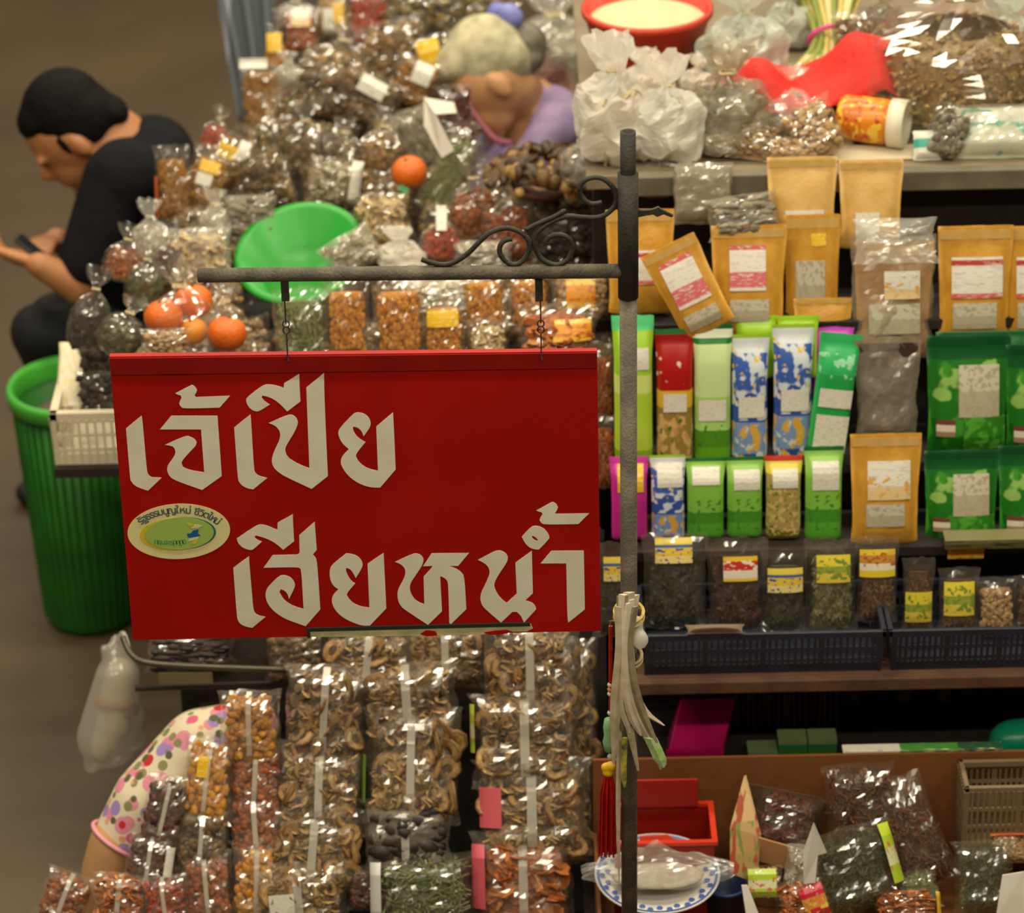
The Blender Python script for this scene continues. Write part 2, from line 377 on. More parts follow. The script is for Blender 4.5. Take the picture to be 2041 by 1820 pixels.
# ------------------------------------------------------------------ red sign
sg0 = at(700, 1262, YS)
sign = thing('hanging_sign', 'red board with white Thai lettering hanging on hooks from the iron arm', 'sign', sg0)
def red_board_mat():
    m, nt, N, L, b = newmat('red_sign_paint')
    tc = N.new('ShaderNodeTexCoord')
    def nz(scale, det, lo, hi):
        n = N.new('ShaderNodeTexNoise'); n.inputs['Scale'].default_value = scale; n.inputs['Detail'].default_value = det
        L.new(tc.outputs['Object'], n.inputs['Vector'])
        mp = N.new('ShaderNodeMapRange'); mp.inputs['From Min'].default_value = lo; mp.inputs['From Max'].default_value = hi; L.new(n.outputs['Fac'], mp.inputs['Value'])
        return mp.outputs['Result']
    m1 = N.new('ShaderNodeMixRGB'); m1.inputs[1].default_value = lin((152, 7, 2)); m1.inputs[2].default_value = lin((168, 10, 3)); L.new(nz(5, 3, 0.35, 0.65), m1.inputs[0])
    m2 = N.new('ShaderNodeMixRGB'); m2.inputs[2].default_value = lin((136, 12, 6)); L.new(m1.outputs[0], m2.inputs[1]); L.new(nz(14, 6, 0.66, 0.82), m2.inputs[0])
    L.new(m2.outputs[0], b.inputs['Base Color']); b.inputs['Roughness'].default_value = 0.5; b.inputs['Specular IOR Level'].default_value = 0.25
    return m
m_red = red_board_mat()
m_strip = mat('red_top_strip', (122, 8, 4), 0.55, (136, 10, 5), 9, spec=0.25)
m_cream = mat('cream_lettering', (226, 219, 202), 0.6, (218, 209, 190), 16, spec=0.3)
def on_sign(px, py, off=0.0):
    v = at(px, py, YS - off) - sg0; return v
def prism(pxs, y0, y1):
    n = len(pxs); V = []
    for px, py in pxs: v = at(px, py, YS) - sg0; V.append((v.x, y0, v.z))
    for px, py in pxs: v = at(px, py, YS) - sg0; V.append((v.x, y1, v.z))
    Fc = [tuple(range(n)), tuple(reversed(range(n, 2 * n)))] + [(i, i + n, (i + 1) % n + n, (i + 1) % n) for i in range(n)]
    return V, Fc
V, Fc = prism([(218, 711), (1190, 700), (1198, 1258), (265, 1276)], 0.0, 0.012)
bo = link('board', mesh('board', V, [tuple(reversed(f)) for f in Fc]), m_red, sign)
V, Fc = prism([(219, 713), (1189.5, 702), (1190, 732), (222, 746)], -0.003, 0.0)
link('top_strip', mesh('top_strip', V, [tuple(reversed(f)) for f in Fc]), m_strip, sign)
# where the paint has flaked along the lower edge
m_flake = mat('flaked_edge', (150, 158, 110), 0.7, (205, 190, 140), 25, lo=0.3, hi=0.6)
V, Fc = prism([(616, 1254), (700, 1251), (830, 1248), (1058, 1243), (1062, 1252), (1050, 1258), (980, 1259), (962, 1264), (850, 1266), (700, 1268), (616, 1269)], -0.0015, 0.0)
link('flaked_edge', mesh('flaked_edge', V, [tuple(reversed(f)) for f in Fc]), m_flake, sign)
V, Fc = prism([(612, 1251), (1056, 1240), (1057, 1246), (618, 1257), (619, 1270), (613, 1270)], -0.003, 0.0)
link('edge_line', mesh('edge_line', V, [tuple(reversed(f)) for f in Fc]), mat('black_green_line', (26, 36, 26), 0.6), sign)
for pts in ([(838, 1262), (850, 1255), (868, 1257), (872, 1265), (850, 1267)], [(965, 1259), (985, 1256), (1010, 1254), (1022, 1258), (1000, 1263), (975, 1264)]):
    V, Fc = prism(pts, -0.0028, 0.0); link('red_fleck', mesh('red_fleck', V, [tuple(reversed(f)) for f in Fc]), m_red, sign)

G1, G2, G3, G4, G5 = (240, 730, 7.0), (450, 730, 2041 / 360), (455, 1010, 7.0), (640, 1080, 2041 / 300), (930, 990, 7.0)
GLYPHS = [
 (G1, [(295,690),(78,865),(135,1555),(145,1600),(200,1665),(290,1705),(385,1735),(575,1555),(520,1550),(440,1550),(395,1520),(372,1470),(350,1230),(305,720)]),
 (G1, [(710,690),(1355,690),(1360,760),(1415,1530),(1140,1725),(730,1580),(670,1510),(648,1440),(665,1370),(720,1300),(760,1240),(770,1190),(755,1140),(720,1110),(620,1095),(915,965),(985,985),(1045,1020),(1065,1060),(1050,1110),(1000,1160),(880,1290),(852,1345),(870,1400),(920,1430),(1010,1455),(1170,1480),(1125,880),(550,880)]),
 (G1, [(765,375),(1000,258),(1045,285),(1070,330),(1060,365),(1035,400),(1050,430),(1530,410),(1385,575),(880,590),(840,560),(820,520),(830,480),(855,440),(840,405),(800,395)]),
 (G2, [(278,545),(95,690),(135,1260),(150,1310),(195,1355),(250,1380),(310,1390),(470,1260),(420,1250),(370,1235),(335,1205),(318,1160),(285,580)]),
 (G2, [(830,85),(660,190),(655,245),(590,220),(510,205),(425,205),(235,355),(228,385),(245,440),(290,490),(345,512),(390,500),(500,430),(470,415),(430,385),(405,350),(415,330),(470,340),(550,375),(630,440),(695,510),(845,395),(835,250)]),
 (G2, [(1110,75),(910,240),(945,1150),(870,1125),(760,1070),(695,1020),(668,950),(685,890),(780,740),(820,640),(805,590),(770,555),(715,540),(485,640),(560,670),(605,720),(618,780),(600,850),(550,950),(522,1030),(520,1090),(545,1150),(600,1200),(680,1250),(970,1385),(1155,1240),(1145,1050),(1115,350)]),
 (G2, [(1890,520),(1700,680),(1720,1180),(1640,1165),(1560,1130),(1495,1070),(1470,1010),(1485,970),(1580,855),(1530,830),(1470,780),(1435,710),(1440,680),(1490,690),(1535,730),(1558,790),(1630,690),(1640,640),(1625,590),(1590,550),(1540,525),(1480,520),(1440,535),(1285,700),(1268,750),(1280,800),(1315,870),(1390,935),(1310,1020),(1297,1080),(1310,1130),(1360,1210),(1440,1285),(1540,1340),(1640,1368),(1745,1370),(1920,1165),(1900,700)]),
 (G3, [(900,105),(690,220),(685,320),(620,295),(540,260),(450,245),(390,260),(120,440),(125,480),(160,535),(220,580),(310,605),(350,595),(470,485),(400,460),(365,420),(385,400),(450,415),(540,445),(630,490),(700,540),(765,600),(920,480),(905,250)]),
 (G3, [(290,690),(70,850),(120,1540),(140,1600),(190,1650),(260,1675),(335,1688),(520,1535),(440,1520),(385,1495),(350,1440),(330,1200),(295,800)]),
 (G3, [(1205,210),(990,395),(995,640),(970,665),(620,675),(490,850),(965,840),(1005,860),(1022,920),(1050,1425),(960,1400),(860,1360),(770,1290),(715,1190),(730,1150),(790,1170),(830,1220),(848,1285),(915,1150),(935,1090),(915,1030),(860,975),(780,950),(710,960),(545,1125),(522,1190),(520,1260),(545,1340),(600,1420),(690,1500),(820,1575),(1080,1665),(1285,1430),(1240,760),(1215,700),(1180,665),(1235,600),(1220,400)]),
 (G4, [(848,150),(630,295),(655,890),(560,880),(470,850),(390,790),(348,720),(360,680),(465,560),(420,540),(370,470),(335,390),(340,350),(400,370),(440,430),(470,490),(545,370),(568,310),(550,250),(500,195),(430,165),(340,155),(145,310),(118,370),(115,450),(130,530),(170,600),(235,640),(160,720),(142,790),(160,870),(220,960),(320,1040),(450,1100),(560,1135),(660,1135),(885,900),(860,400)]),
 (G4, [(1000,270),(1240,160),(1300,155),(1355,175),(1388,220),(1388,260),(1370,320),(1290,440),(1215,550),(1200,620),(1215,690),(1260,770),(1330,820),(1400,845),(1390,470),(1500,350),(1510,325),(1380,330),(1500,155),(2005,150),(1860,325),(1740,325),(1830,360),(1910,415),(1945,480),(1970,910),(1760,1115),(1738,1100),(1725,560),(1700,510),(1660,480),(1615,465),(1640,940),(1450,1125),(1150,930),(1080,870),(1045,800),(1032,710),(1045,640),(1090,560),(1135,470),(1145,400),(1130,350),(1080,300)]),
 (G5, [(970,190),(1200,70),(1250,95),(1275,145),(1260,190),(1230,230),(1250,240),(1710,230),(1560,380),(1090,388),(1040,365),(1018,325),(1030,285),(1060,245),(1045,215),(1000,205)]),
 (G5, [(770,560),(800,520),(900,420),(950,402),(1010,410),(1080,440),(1130,500),(1158,555),(1150,590),(1010,735),(960,735),(890,715),(830,665),(795,610)], [(905,550),(925,545),(970,570),(1000,605),(980,615),(935,595)]),
 (G5, [(910,755),(680,920),(700,1350),(560,1480),(490,1430),(420,1340),(385,1250),(390,1190),(450,1080),(560,920),(580,850),(560,800),(510,760),(440,745),(380,765),(155,880),(240,920),(300,970),(325,1040),(310,1110),(260,1220),(205,1330),(190,1400),(200,1480),(240,1550),(480,1755),(640,1605),(700,1605),(760,1660),(800,1755),(970,1570),(965,1530),(920,1475),(820,1445),(925,1345),(915,950)]),
 (G5, [(1180,755),(1635,750),(1650,1570),(1420,1755),(1405,1700),(1390,930),(1030,930)]),
]
for gl_ in GLYPHS:
    ox, oy, k = gl_[0]; loops = []
    for lp_ in gl_[1:]:
        q = []
        for x, y in smooth_poly(lp_, 40, 2):
            v = on_sign(ox + x / k, oy + y / k); q.append((v.x, v.z))
        loops.append(q)
    o = link('letter', flat_shape(loops, 0.0006), m_cream, sign); o.rotation_euler = (R(90), 0, 0); o.location = (0, -0.0004, 0)

# oval sticker: two ellipses, crescents, a small dove and rings of small type
def oval(cx, cy, rx, ry, rot, n=64):
    out = []
    for i in range(n):
        q = 2 * math.pi * i / n; x, y = rx * math.cos(q), ry * math.sin(q)
        v = on_sign(240 + (cx + x * math.cos(rot) - y * math.sin(rot)) / 8.874, 990 + (cy + x * math.sin(rot) + y * math.cos(rot)) / 8.874); out.append((v.x, v.z))
    return out
def stick(name, loops, c, y, par):
    o = link(name, flat_shape(loops, 0.0006), mat(name + '_ink', c, 0.5), par); o.rotation_euler = (R(90), 0, 0); o.location = (0, y, 0); return o
rot = R(-2.5)
stk = stick('sticker', [oval(1033, 612, 908, 488, rot)], (226, 214, 152), -0.0005, sign)
def sub(name, loops, c, dy):
    o = stick(name, loops, c, 0, stk); o.rotation_euler = (0, 0, 0); o.location = (0, 0, dy); return o
sub('yellow_crescent', [oval(985, 655, 640, 288, rot)], (214, 188, 40), 0.0006)
sub('blue_crescent', [oval(1085, 640, 605, 285, rot)], (28, 96, 110), 0.0010)
sub('green_oval', [oval(1045, 642, 610, 285, rot)], (158, 186, 84), 0.0014)
def pix(P): return [tuple((lambda v: (v.x, v.z))(on_sign(240 + x / 8.874, 990 + y / 8.874))) for x, y in P]
sub('blue_bird', [pix([(1180, 640), (1240, 640), (1290, 585), (1385, 565), (1375, 640), (1420, 675), (1370, 690), (1220, 715), (1190, 690)])], (18, 86, 150), 0.0018)
for P_, c_, n_ in (([(1165, 450), (1250, 470), (1310, 480), (1225, 525)], (206, 186, 62), 'yellow_wing'), ([(1250, 800), (1370, 760), (1340, 820), (1280, 830)], (206, 186, 62), 'yellow_wing'),
                   ([(1235, 545), (1320, 480), (1460, 500), (1380, 545)], (220, 200, 150), 'cream_wing'), ([(1200, 780), (1220, 730), (1400, 690), (1360, 750)], (220, 200, 150), 'cream_wing')):
    sub(n_, [pix(P_)], c_, 0.0018)
def type_ring(clusters, cx, cy, rx, ry, a0, a1, size, c, name, wts):
    V, Fc = [], []; tot = sum(wts); acc = 0
    for s_, w_ in zip(clusters, wts):
        q = R(a0 + (a1 - a0) * (acc + w_ / 2) / tot); acc += w_
        if not s_.strip(): continue
        cu = bpy.data.curves.new('t', 'FONT'); cu.body = s_; cu.align_x = 'CENTER'; cu.size = size; cu.resolution_u = 3; cu.offset = size * 0.012
        o = bpy.data.objects.new('t', cu); COL.objects.link(o)
        me = bpy.data.meshes.new_from_object(o.evaluated_get(bpy.context.evaluated_depsgraph_get()))
        px, py = cx + rx * math.cos(q), cy - ry * math.sin(q)
        tang = math.atan2(ry * math.cos(q), -rx * math.sin(q)) + math.pi
        v0 = on_sign(240 + px / 8.874, 990 + py / 8.874); k = len(V); cs, sn = math.cos(tang), math.sin(tang)
        for v in me.vertices: V.append((v0.x + v.co.x * cs - v.co.y * sn, v0.z + v.co.x * sn + v.co.y * cs, 0))
        Fc += [tuple(i + k for i in p.vertices) for p in me.polygons]
        bpy.data.objects.remove(o); bpy.data.curves.remove(cu); bpy.data.meshes.remove(me)
    o = link(name, mesh(name, V, Fc), mat(name + '_ink', c, 0.6), stk); o.location = (0, 0, 0.0022); return o
type_ring(["รั", "ฐ", "ธ", "ร", "ร", "ม", "นู", "ญ", "ใ", "ห", "ม่", " ", "ชี", "วิ", "ต", "ใ", "ห", "ม่"], 1040, 640, 735, 362, 154, 26, 0.0175, (70, 84, 92), 'ring_lettering',
          [1, 1, 1, .8, .8, 1, 1, 1.2, .7, 1.1, 1, .6, 1, .9, 1, .7, 1.1, 1])
type_ring(["ฉ", "บั", "บ", "ป", "ร", "ะ", "ช", "า", "ช", "น"], 860, -1500, 2400, 2265, 277, 264, 0.0135, (72, 148, 88), 'small_lettering', [1] * 10)[ 'label'] = 'small green lettering'
# hooks and links that carry the board
for px, ytop, ybot in ((567, 592, 714), (1077, 592, 712)):
    a, b_ = at(px, ytop, YS), at(px + 2, ybot, YS); L_ = a.z - b_.z
    P = [(0, 0, 0.004), (0, -0.002, -L_ * 0.42)]
    MB().tube([Vector(p) + a - sg0 for p in P], 0.0013, 6).build('hook_wire', m_iron2, sign)
    P = [(0.0, 0, -L_ * 0.60), (0.0, -0.004, -L_ * 0.96), (0.001, -0.007, -L_ * 1.01), (0, 0.003, -L_ * 1.03)]
    MB().tube([Vector(p) + a - sg0 for p in P], 0.0013, 6).build('hook_wire', m_iron2, sign)
    for k, f in enumerate((0.44, 0.545)):
        c = a - sg0 + Vector((0, 0, -L_ * f)); pts = []
        for i in range(13):
            q = 2 * math.pi * i / 12
            pts.append(c + Vector((0.0052 * math.sin(q), 0, 0.0058 * math.cos(q))) if k == 0 else c + Vector((0.0052 * math.sin(q), 0.001, 0.0058 * math.cos(q))))
        MB().tube(pts, 0.0012, 6).build('chain_link', m_iron2, sign)

# ------------------------------------------------------------------ packaging library (unit meshes, shared by copies)
FILM = film_mat('clear_film', haze=0.03, ior=1.85, rough=0.13, crease=0, hazecol=(242, 226, 196))
FILM_C = film_mat('crinkly_film', haze=0.06, ior=2.0, rough=0.14, crease=0, hazecol=(242, 226, 196))
FILM_V = film_mat('cloudy_bag_film', haze=0.42, ior=1.6, rough=0.2, crease=0)
FILM_H = film_mat('hazy_film', haze=0.17, ior=1.7, rough=0.14, crease=0)
FILM_G = film_mat('grey_film', tint=(240, 234, 222), haze=0.24, ior=1.6, rough=0.15, hazecol=(200, 190, 172), crease=0)
FILM_W = film_mat('white_bag_film', haze=0.72, ior=1.5, rough=0.28, hazecol=(246, 240, 228), crease=0)
FILM_M = film_mat('mint_white_bag_film', haze=0.75, ior=1.5, rough=0.28, hazecol=(214, 220, 206), crease=0)
FILM_P = film_mat('pink_bag_film', haze=0.7, ior=1.5, rough=0.28, hazecol=(240, 184, 168), crease=0)

def T_pillow(x, z):
    a = max(0, 1 - abs(2 * x) ** 2.6) ** 0.55; s = (z - 0.04) / 0.90
    if s <= 0 or s >= 1: return 0.0
    return 0.5 * a * min(1, (s / 0.16)) ** 0.6 * (1 - s ** 2.6) ** 0.75
def T_pouch(x, z):
    a = max(0, 1 - abs(2 * x) ** 3.2) ** 0.6; s = z / 0.86
    if s >= 1: return 0.012 * a
    return 0.5 * a * (0.55 + 0.45 * min(1, s / 0.18)) * (1 - s ** 1.7) ** 0.85 + 0.012 * a
def T_brick(x, z):
    a = max(0, 1 - abs(2 * x) ** 7) ** 0.5; s = z / 0.94
    if s >= 1: return 0.012
    return 0.5 * a * min(1, (s + 0.04) / 0.06) ** 0.5 * (1 if s < 0.74 else max(0, 1 - ((s - 0.74) / 0.26) ** 1.6)) + 0.012 * a
def T_cushion(x, z):
    a = max(0, 1 - abs(2 * x) ** 4.0) ** 0.5; s = z
    if s <= 0.03 or s >= 0.97: return 0.0
    s = (s - 0.03) / 0.94
    return 0.5 * a * min(1, s / 0.2) ** 0.5 * min(1, (1 - s) / 0.2) ** 0.5
TF = {'pillow': T_pillow, 'pouch': T_pouch, 'brick': T_brick, 'cushion': T_cushion}
CACHE = {}
def crinkle(v, amp, sd, f=5.0):
    return noise.noise_vector(Vector((v[0] * f + sd * 7.3, v[1] * f + 3.1 * sd, v[2] * f - sd))) * amp
def grid_shell(shape, sd, nx=14, nz=20, crink=0.03, f=5.0, inset=1.0, zmax=1.0):
    T = TF[shape]; V, Fc = [], []
    for side in (-1, 1):
        for j in range(nz + 1):
            for i in range(nx + 1):
                x = -0.5 + i / nx; z = zmax * j / nz; tt = T(x, z) * inset
                edge = (i in (0, nx) or j in (0, nz))
                xx = x * (1 - 0.10 * min(1, T(x * 0.3, z) * 2)) * (inset if inset < 1 else 1)
                v = Vector((xx, side * tt, z))
                if crink:
                    n_ = crinkle((x, 0 if edge else side * 0.8, z), crink, sd, f) + crinkle((x, 0 if edge else side * 0.8, z), crink * 0.5, sd + 5, f * 2.3)
                    v += Vector((n_.x * 0.5, n_.y * (0.5 if edge else 1.4), n_.z * 0.4))
                V.append(v)
    w = nx + 1; h = (nz + 1) * w
    for k in (0, 1):
        for j in range(nz):
            for i in range(nx):
                a = k * h + j * w + i; q = (a, a + 1, a + 1 + w, a + w)
                Fc.append(q if k == 0 else tuple(reversed(q)))
    # close the rim
    for j in range(nz):
        a = j * w; Fc.append((a, a + w, a + w + h, a + h)); a += nx; Fc.append((a, a + h, a + w + h, a + w))
    for i in range(nx):
        Fc.append((i, i + h, i + 1 + h, i + 1)); a = nz * w + i; Fc.append((a, a + 1, a + 1 + h, a + h))
    return V, Fc
def R_tied(z):
    t = [(0, 0.20), (0.02, 0.36), (0.10, 0.46), (0.28, 0.50), (0.45, 0.46), (0.58, 0.32), (0.68, 0.13), (0.73, 0.065), (0.78, 0.09), (0.88, 0.20), (1.0, 0.27)]
    return lerp_table(t, z)
def tied_shell(sd, seg=28, nz=26, inset=1.0, zmax=1.0):
    rnd = random.Random(sd); V, Fc = [], []; k1, k2 = rnd.choice((7, 8, 9)), rnd.choice((11, 13)); ph = rnd.random() * 6
    bx, by = rnd.uniform(-0.2, 0.2), rnd.uniform(-0.2, 0.2)
    for j in range(nz + 1):
        z = zmax * j / nz; r = R_tied(z) * inset
        pl = max(0.0, min(1.0, (z - 0.42) / 0.25)) if inset == 1 else 0
        for i in range(seg):
            q = 2 * math.pi * i / seg
            rr = r * (1 + pl * (0.22 * math.sin(k1 * q + ph) + 0.12 * math.sin(k2 * q)))
            v = Vector((rr * math.cos(q), rr * math.sin(q), z))
            n_ = crinkle(v, (0.05 if sd < 5 else 0.10) if inset == 1 else 0.02, sd, 4) + (crinkle(v, 0.05, sd + 2, 9) if sd >= 5 and inset == 1 else Vector((0, 0, 0)))
            v += n_
            if z > 0.7: v += Vector((bx, by, 0)) * (z - 0.7)
            V.append(v)
    for j in range(nz):
        for i in range(seg):
            Fc.append((j * seg + i, j * seg + (i + 1) % seg, (j + 1) * seg + (i + 1) % seg, (j + 1) * seg + i))
    Fc.append(tuple(reversed(range(seg))))
    return V, Fc
ICO = None
def _ico():
    global ICO
    if ICO is None:
        bm = bmesh.new(); bmesh.ops.create_icosphere(bm, subdivisions=1, radius=1); ICO = ([v.co.copy() for v in bm.verts], [tuple(v.index for v in f.verts) for f in bm.faces]); bm.free()
    return ICO
def piece(kind, rnd):
    """one crumb of filling as (verts, faces), about unit size"""
    if kind == 'lump':
        V, Fc = _ico(); k = rnd.random() * 9; q = (rnd.uniform(.7, 1.2), rnd.uniform(.5, .9), rnd.uniform(.6, 1.0))
        return [Vector((v.x * q[0], v.y * q[1], v.z * q[2])) * (1 + 0.35 * noise.noise(v * 1.7 + Vector((k, k, 0)))) for v in V], Fc
    if kind == 'grain':
        return [Vector(v) for v in ((1, 0, 0), (-1, 0, 0), (0, .6, 0), (0, -.6, 0), (0, 0, .5), (0, 0, -.5))], [(0, 2, 4), (2, 1, 4), (1, 3, 4), (3, 0, 4), (2, 0, 5), (1, 2, 5), (3, 1, 5), (0, 3, 5)]
    if kind == 'strand':
        b = rnd.uniform(-.6, .6); c = rnd.uniform(-.4, .4); P = [Vector((-1.6, 0, 0)), Vector((-.5, b * .6, c)), Vector((.6, b, -c * .5)), Vector((1.5, 0, c))]
        m_ = MB().tube(P, 0.13, 4); return m_.V, m_.F
    if kind == 'flake':
        a = rnd.uniform(.2, .5)
        V = [Vector((-1, 0, a)), Vector((0, -.6, 0)), Vector((1, 0, a)), Vector((0, .6, 0)), Vector((-.9, 0, a - .15)), Vector((0, -.5, -.15)), Vector((.9, 0, a - .15)), Vector((0, .5, -.15))]
        return V, [(0, 1, 2, 3), (7, 6, 5, 4), (0, 4, 5, 1), (1, 5, 6, 2), (2, 6, 7, 3), (3, 7, 4, 0)]
    if kind == 'chip':
        V = []; n = 8; a = rnd.uniform(.15, .4)
        for s_ in (0.12, -0.12):
            for i in range(n):
                q = 2 * math.pi * i / n; r = rnd.uniform(.75, 1.1); V.append(Vector((r * math.cos(q), r * .75 * math.sin(q), a * math.cos(2 * q) * .6 + s_)))
        return V, [tuple(range(n)), tuple(reversed(range(n, 2 * n)))] + [(i, i + n, (i + 1) % n + n, (i + 1) % n) for i in range(n)]
    raise KeyError(kind)
FILL = {  # kind: (piece, size, count, colours)
 'mushroom': ('lump', .075, 230, [(62, 42, 20), (104, 74, 36), (136, 102, 54), (166, 130, 76), (84, 58, 28)]),
 'mushroom2': ('lump', .095, 180, [(50, 34, 18), (92, 66, 36), (122, 92, 54), (74, 52, 28), (146, 114, 66)]),
 'driedslices': ('chip', .085, 260, [(66, 46, 22), (128, 94, 50), (172, 134, 80), (206, 170, 112), (96, 70, 36), (150, 114, 66)]),
 'noodle': ('lump', .055, 360, [(160, 92, 20), (196, 126, 36), (216, 152, 58), (170, 100, 26)]),
 'tea': ('flake', .06, 420, [(28, 28, 18), (44, 44, 28), (60, 60, 36), (36, 32, 22)]),
 'redtea': ('flake', .06, 420, [(52, 20, 12), (74, 28, 16), (40, 16, 12), (92, 40, 22)]),
 'paletea': ('flake', .07, 360, [(86, 84, 46), (116, 112, 66), (140, 136, 88), (70, 66, 38)]),
 'mixedtea': ('flake', .06, 400, [(86, 48, 22), (130, 80, 34), (58, 38, 24), (150, 110, 56)]),
 'herb': ('strand', .05, 700, [(52, 58, 24), (74, 80, 36), (96, 100, 52), (44, 48, 22)]),
 'palegreen': ('strand', .065, 420, [(120, 130, 76), (150, 156, 100), (92, 106, 56), (176, 176, 130)]),
 'amber': ('lump', .075, 220, [(176, 106, 20), (208, 140, 36), (190, 122, 28), (216, 160, 64)]),
 'amberpaste': ('lump', .07, 220, [(140, 92, 20), (156, 104, 26), (128, 82, 16)]),
 'olive': ('lump', .085, 180, [(96, 76, 26), (134, 108, 44), (84, 66, 26), (58, 48, 22), (150, 124, 62)]),
 'redfruit': ('lump', .085, 180, [(120, 28, 12), (156, 44, 18), (178, 64, 26), (92, 22, 12)]),
 'darkred': ('lump', .085, 180, [(50, 16, 12), (76, 24, 18), (100, 40, 26), (60, 28, 20)]),
 'brownred': ('lump', .075, 220, [(140, 64, 24), (168, 88, 38), (112, 48, 20), (186, 112, 56)]),
 'strips': ('strand', .075, 520, [(70, 34, 16), (100, 54, 26), (130, 78, 40), (50, 26, 14)]),
 'chili': ('strand', .07, 480, [(110, 36, 14), (140, 60, 22), (80, 28, 14), (60, 30, 18)]),
 'cream': ('chip', .12, 130, [(196, 168, 116), (214, 190, 144), (180, 148, 96), (226, 206, 166)]),
 'slices': ('chip', .11, 140, [(168, 150, 118), (200, 186, 156), (140, 120, 88), (214, 204, 180)]),
 'nuts': ('lump', .075, 230, [(166, 128, 78), (190, 154, 104), (140, 104, 60), (202, 170, 124)]),
 'orangechips': ('chip', .12, 130, [(176, 96, 36), (200, 120, 52), (150, 76, 28), (216, 148, 84)]),
 'grain': ('grain', .036, 900, [(150, 118, 66), (170, 138, 84), (128, 98, 52), (186, 156, 102)]),
 'greyroot': ('lump', .12, 120, [(110, 100, 80), (140, 128, 104), (90, 80, 62), (160, 148, 124)]),
 'darkolive': ('lump', .12, 110, [(70, 70, 34), (92, 92, 46), (56, 54, 30), (110, 104, 60)]),
 'black': ('lump', .13, 100, [(34, 28, 22), (52, 42, 32), (28, 24, 22), (72, 58, 42)]),
}
FMAT = {k: island_mat('filling_' + k, v[3], rough=0.5) for k, v in FILL.items()}
def fill_mesh(kind, shape, var):
    key = ('fill', kind, shape, var)
    if key in CACHE: return CACHE[key]
    rnd = random.Random(repr(key)); pk, sz, n, _ = FILL[kind]; mb = MB()
    if shape == 'tied':
        V, Fc = tied_shell(var + 1, 16, 10, 0.80, 0.56); mb.add(V, Fc); nom = Vector((1, 1, 1.25))
        top = 0.58
    else:
        V, Fc = grid_shell(shape, var + 1, 8, 10, 0.0, 5, 0.72, 0.84); mb.add(V, Fc); nom = Vector((0.8, 0.42, 1.0))
        top = {'pillow': 0.80, 'cushion': 0.93, 'brick': 0.8, 'pouch': 0.7}[shape]
    for _k in range(n):
        if shape == 'tied':
            z = 0.04 + (top - 0.04) * rnd.random(); q = rnd.random() * 6.283; r = (R_tied(z) - sz * 0.5) * (0.80 + 0.13 * rnd.random())
            c = Vector((r * math.cos(q), r * math.sin(q), z))
        else:
            x = rnd.uniform(-0.42, 0.42); z = rnd.uniform(0.07, top); t_ = TF[shape](x, z)
            c = Vector((x * 0.92, (-1 if rnd.random() < 0.72 else 1) * t_ * (0.80 + 0.10 * rnd.random()), z))
            if t_ < 0.08: continue
        V, Fc = piece(pk, rnd); M_ = Euler((rnd.random() * 6.28, rnd.random() * 6.28, rnd.random() * 6.28)).to_matrix(); s_ = sz * rnd.uniform(.6, 1.15)
        out = []
        for v in V:
            w = M_ @ (v * s_); out.append(c + Vector((w.x / nom.x, w.y / nom.y, w.z / nom.z)))
        mb.add(out, Fc)
    me = mesh('filling', mb.V, mb.F, smooth=(pk == 'lump')); me.materials.append(FMAT[kind]); CACHE[key] = me; return me
def film_mesh(shape, var, m):
    key = ('film', shape, var, m.name)
    if key in CACHE: return CACHE[key]
    if shape == 'tied': V, Fc = tied_shell(var + 1 + (4 if m in (FILM_W, FILM_M, FILM_P, FILM_G) else 0), 34, 30)
    else: V, Fc = grid_shell(shape, var + 1, 16, 22, 0.075, 4.2)
    me = mesh('film', V, Fc, smooth=False); me.materials.append(m); CACHE[key] = me; return me
def solid_mesh(shape, m, var=0, crink=0.018):
    key = ('solid', shape, var, m.name)
    if key in CACHE: return CACHE[key]
    V, Fc = grid_shell(shape, var + 3, 12, 18, crink, 4.0); me = mesh('pack_body', V, Fc, smooth=True); me.materials.append(m); CACHE[key] = me; return me
def patch_mesh(shape, x0, x1, z0, z1, m, off=0.03, n=5):
    key = ('patch', shape, x0, x1, z0, z1, m.name)
    if key in CACHE: return CACHE[key]
    V, Fc = [], []; T = TF.get(shape, T_pillow)
    for lay in (0, 1):
        for j in range(n + 1):
            for i in range(n + 1):
                x = x0 + (x1 - x0) * i / n; z = z0 + (z1 - z0) * j / n; V.append(Vector((x, -T(x, z) - off - lay * 0.012, z)))
    w = n + 1; h = w * w
    for j in range(n):
        for i in range(n):
            a = j * w + i; Fc.append((a + w, a + w + 1, a + 1, a)); Fc.append((a + h, a + 1 + h, a + w + 1 + h, a + w + h))
    for i in range(n):
        Fc += [(i, i + 1, i + 1 + h, i + h), (n * w + i + h, n * w + i + 1 + h, n * w + i + 1, n * w + i), (i * w + h, (i + 1) * w + h, (i + 1) * w, i * w), (i * w + n, (i + 1) * w + n, (i + 1) * w + n + h, i * w + n + h)]
    me = mesh('label', V, Fc); me.materials.append(m); CACHE[key] = me; return me

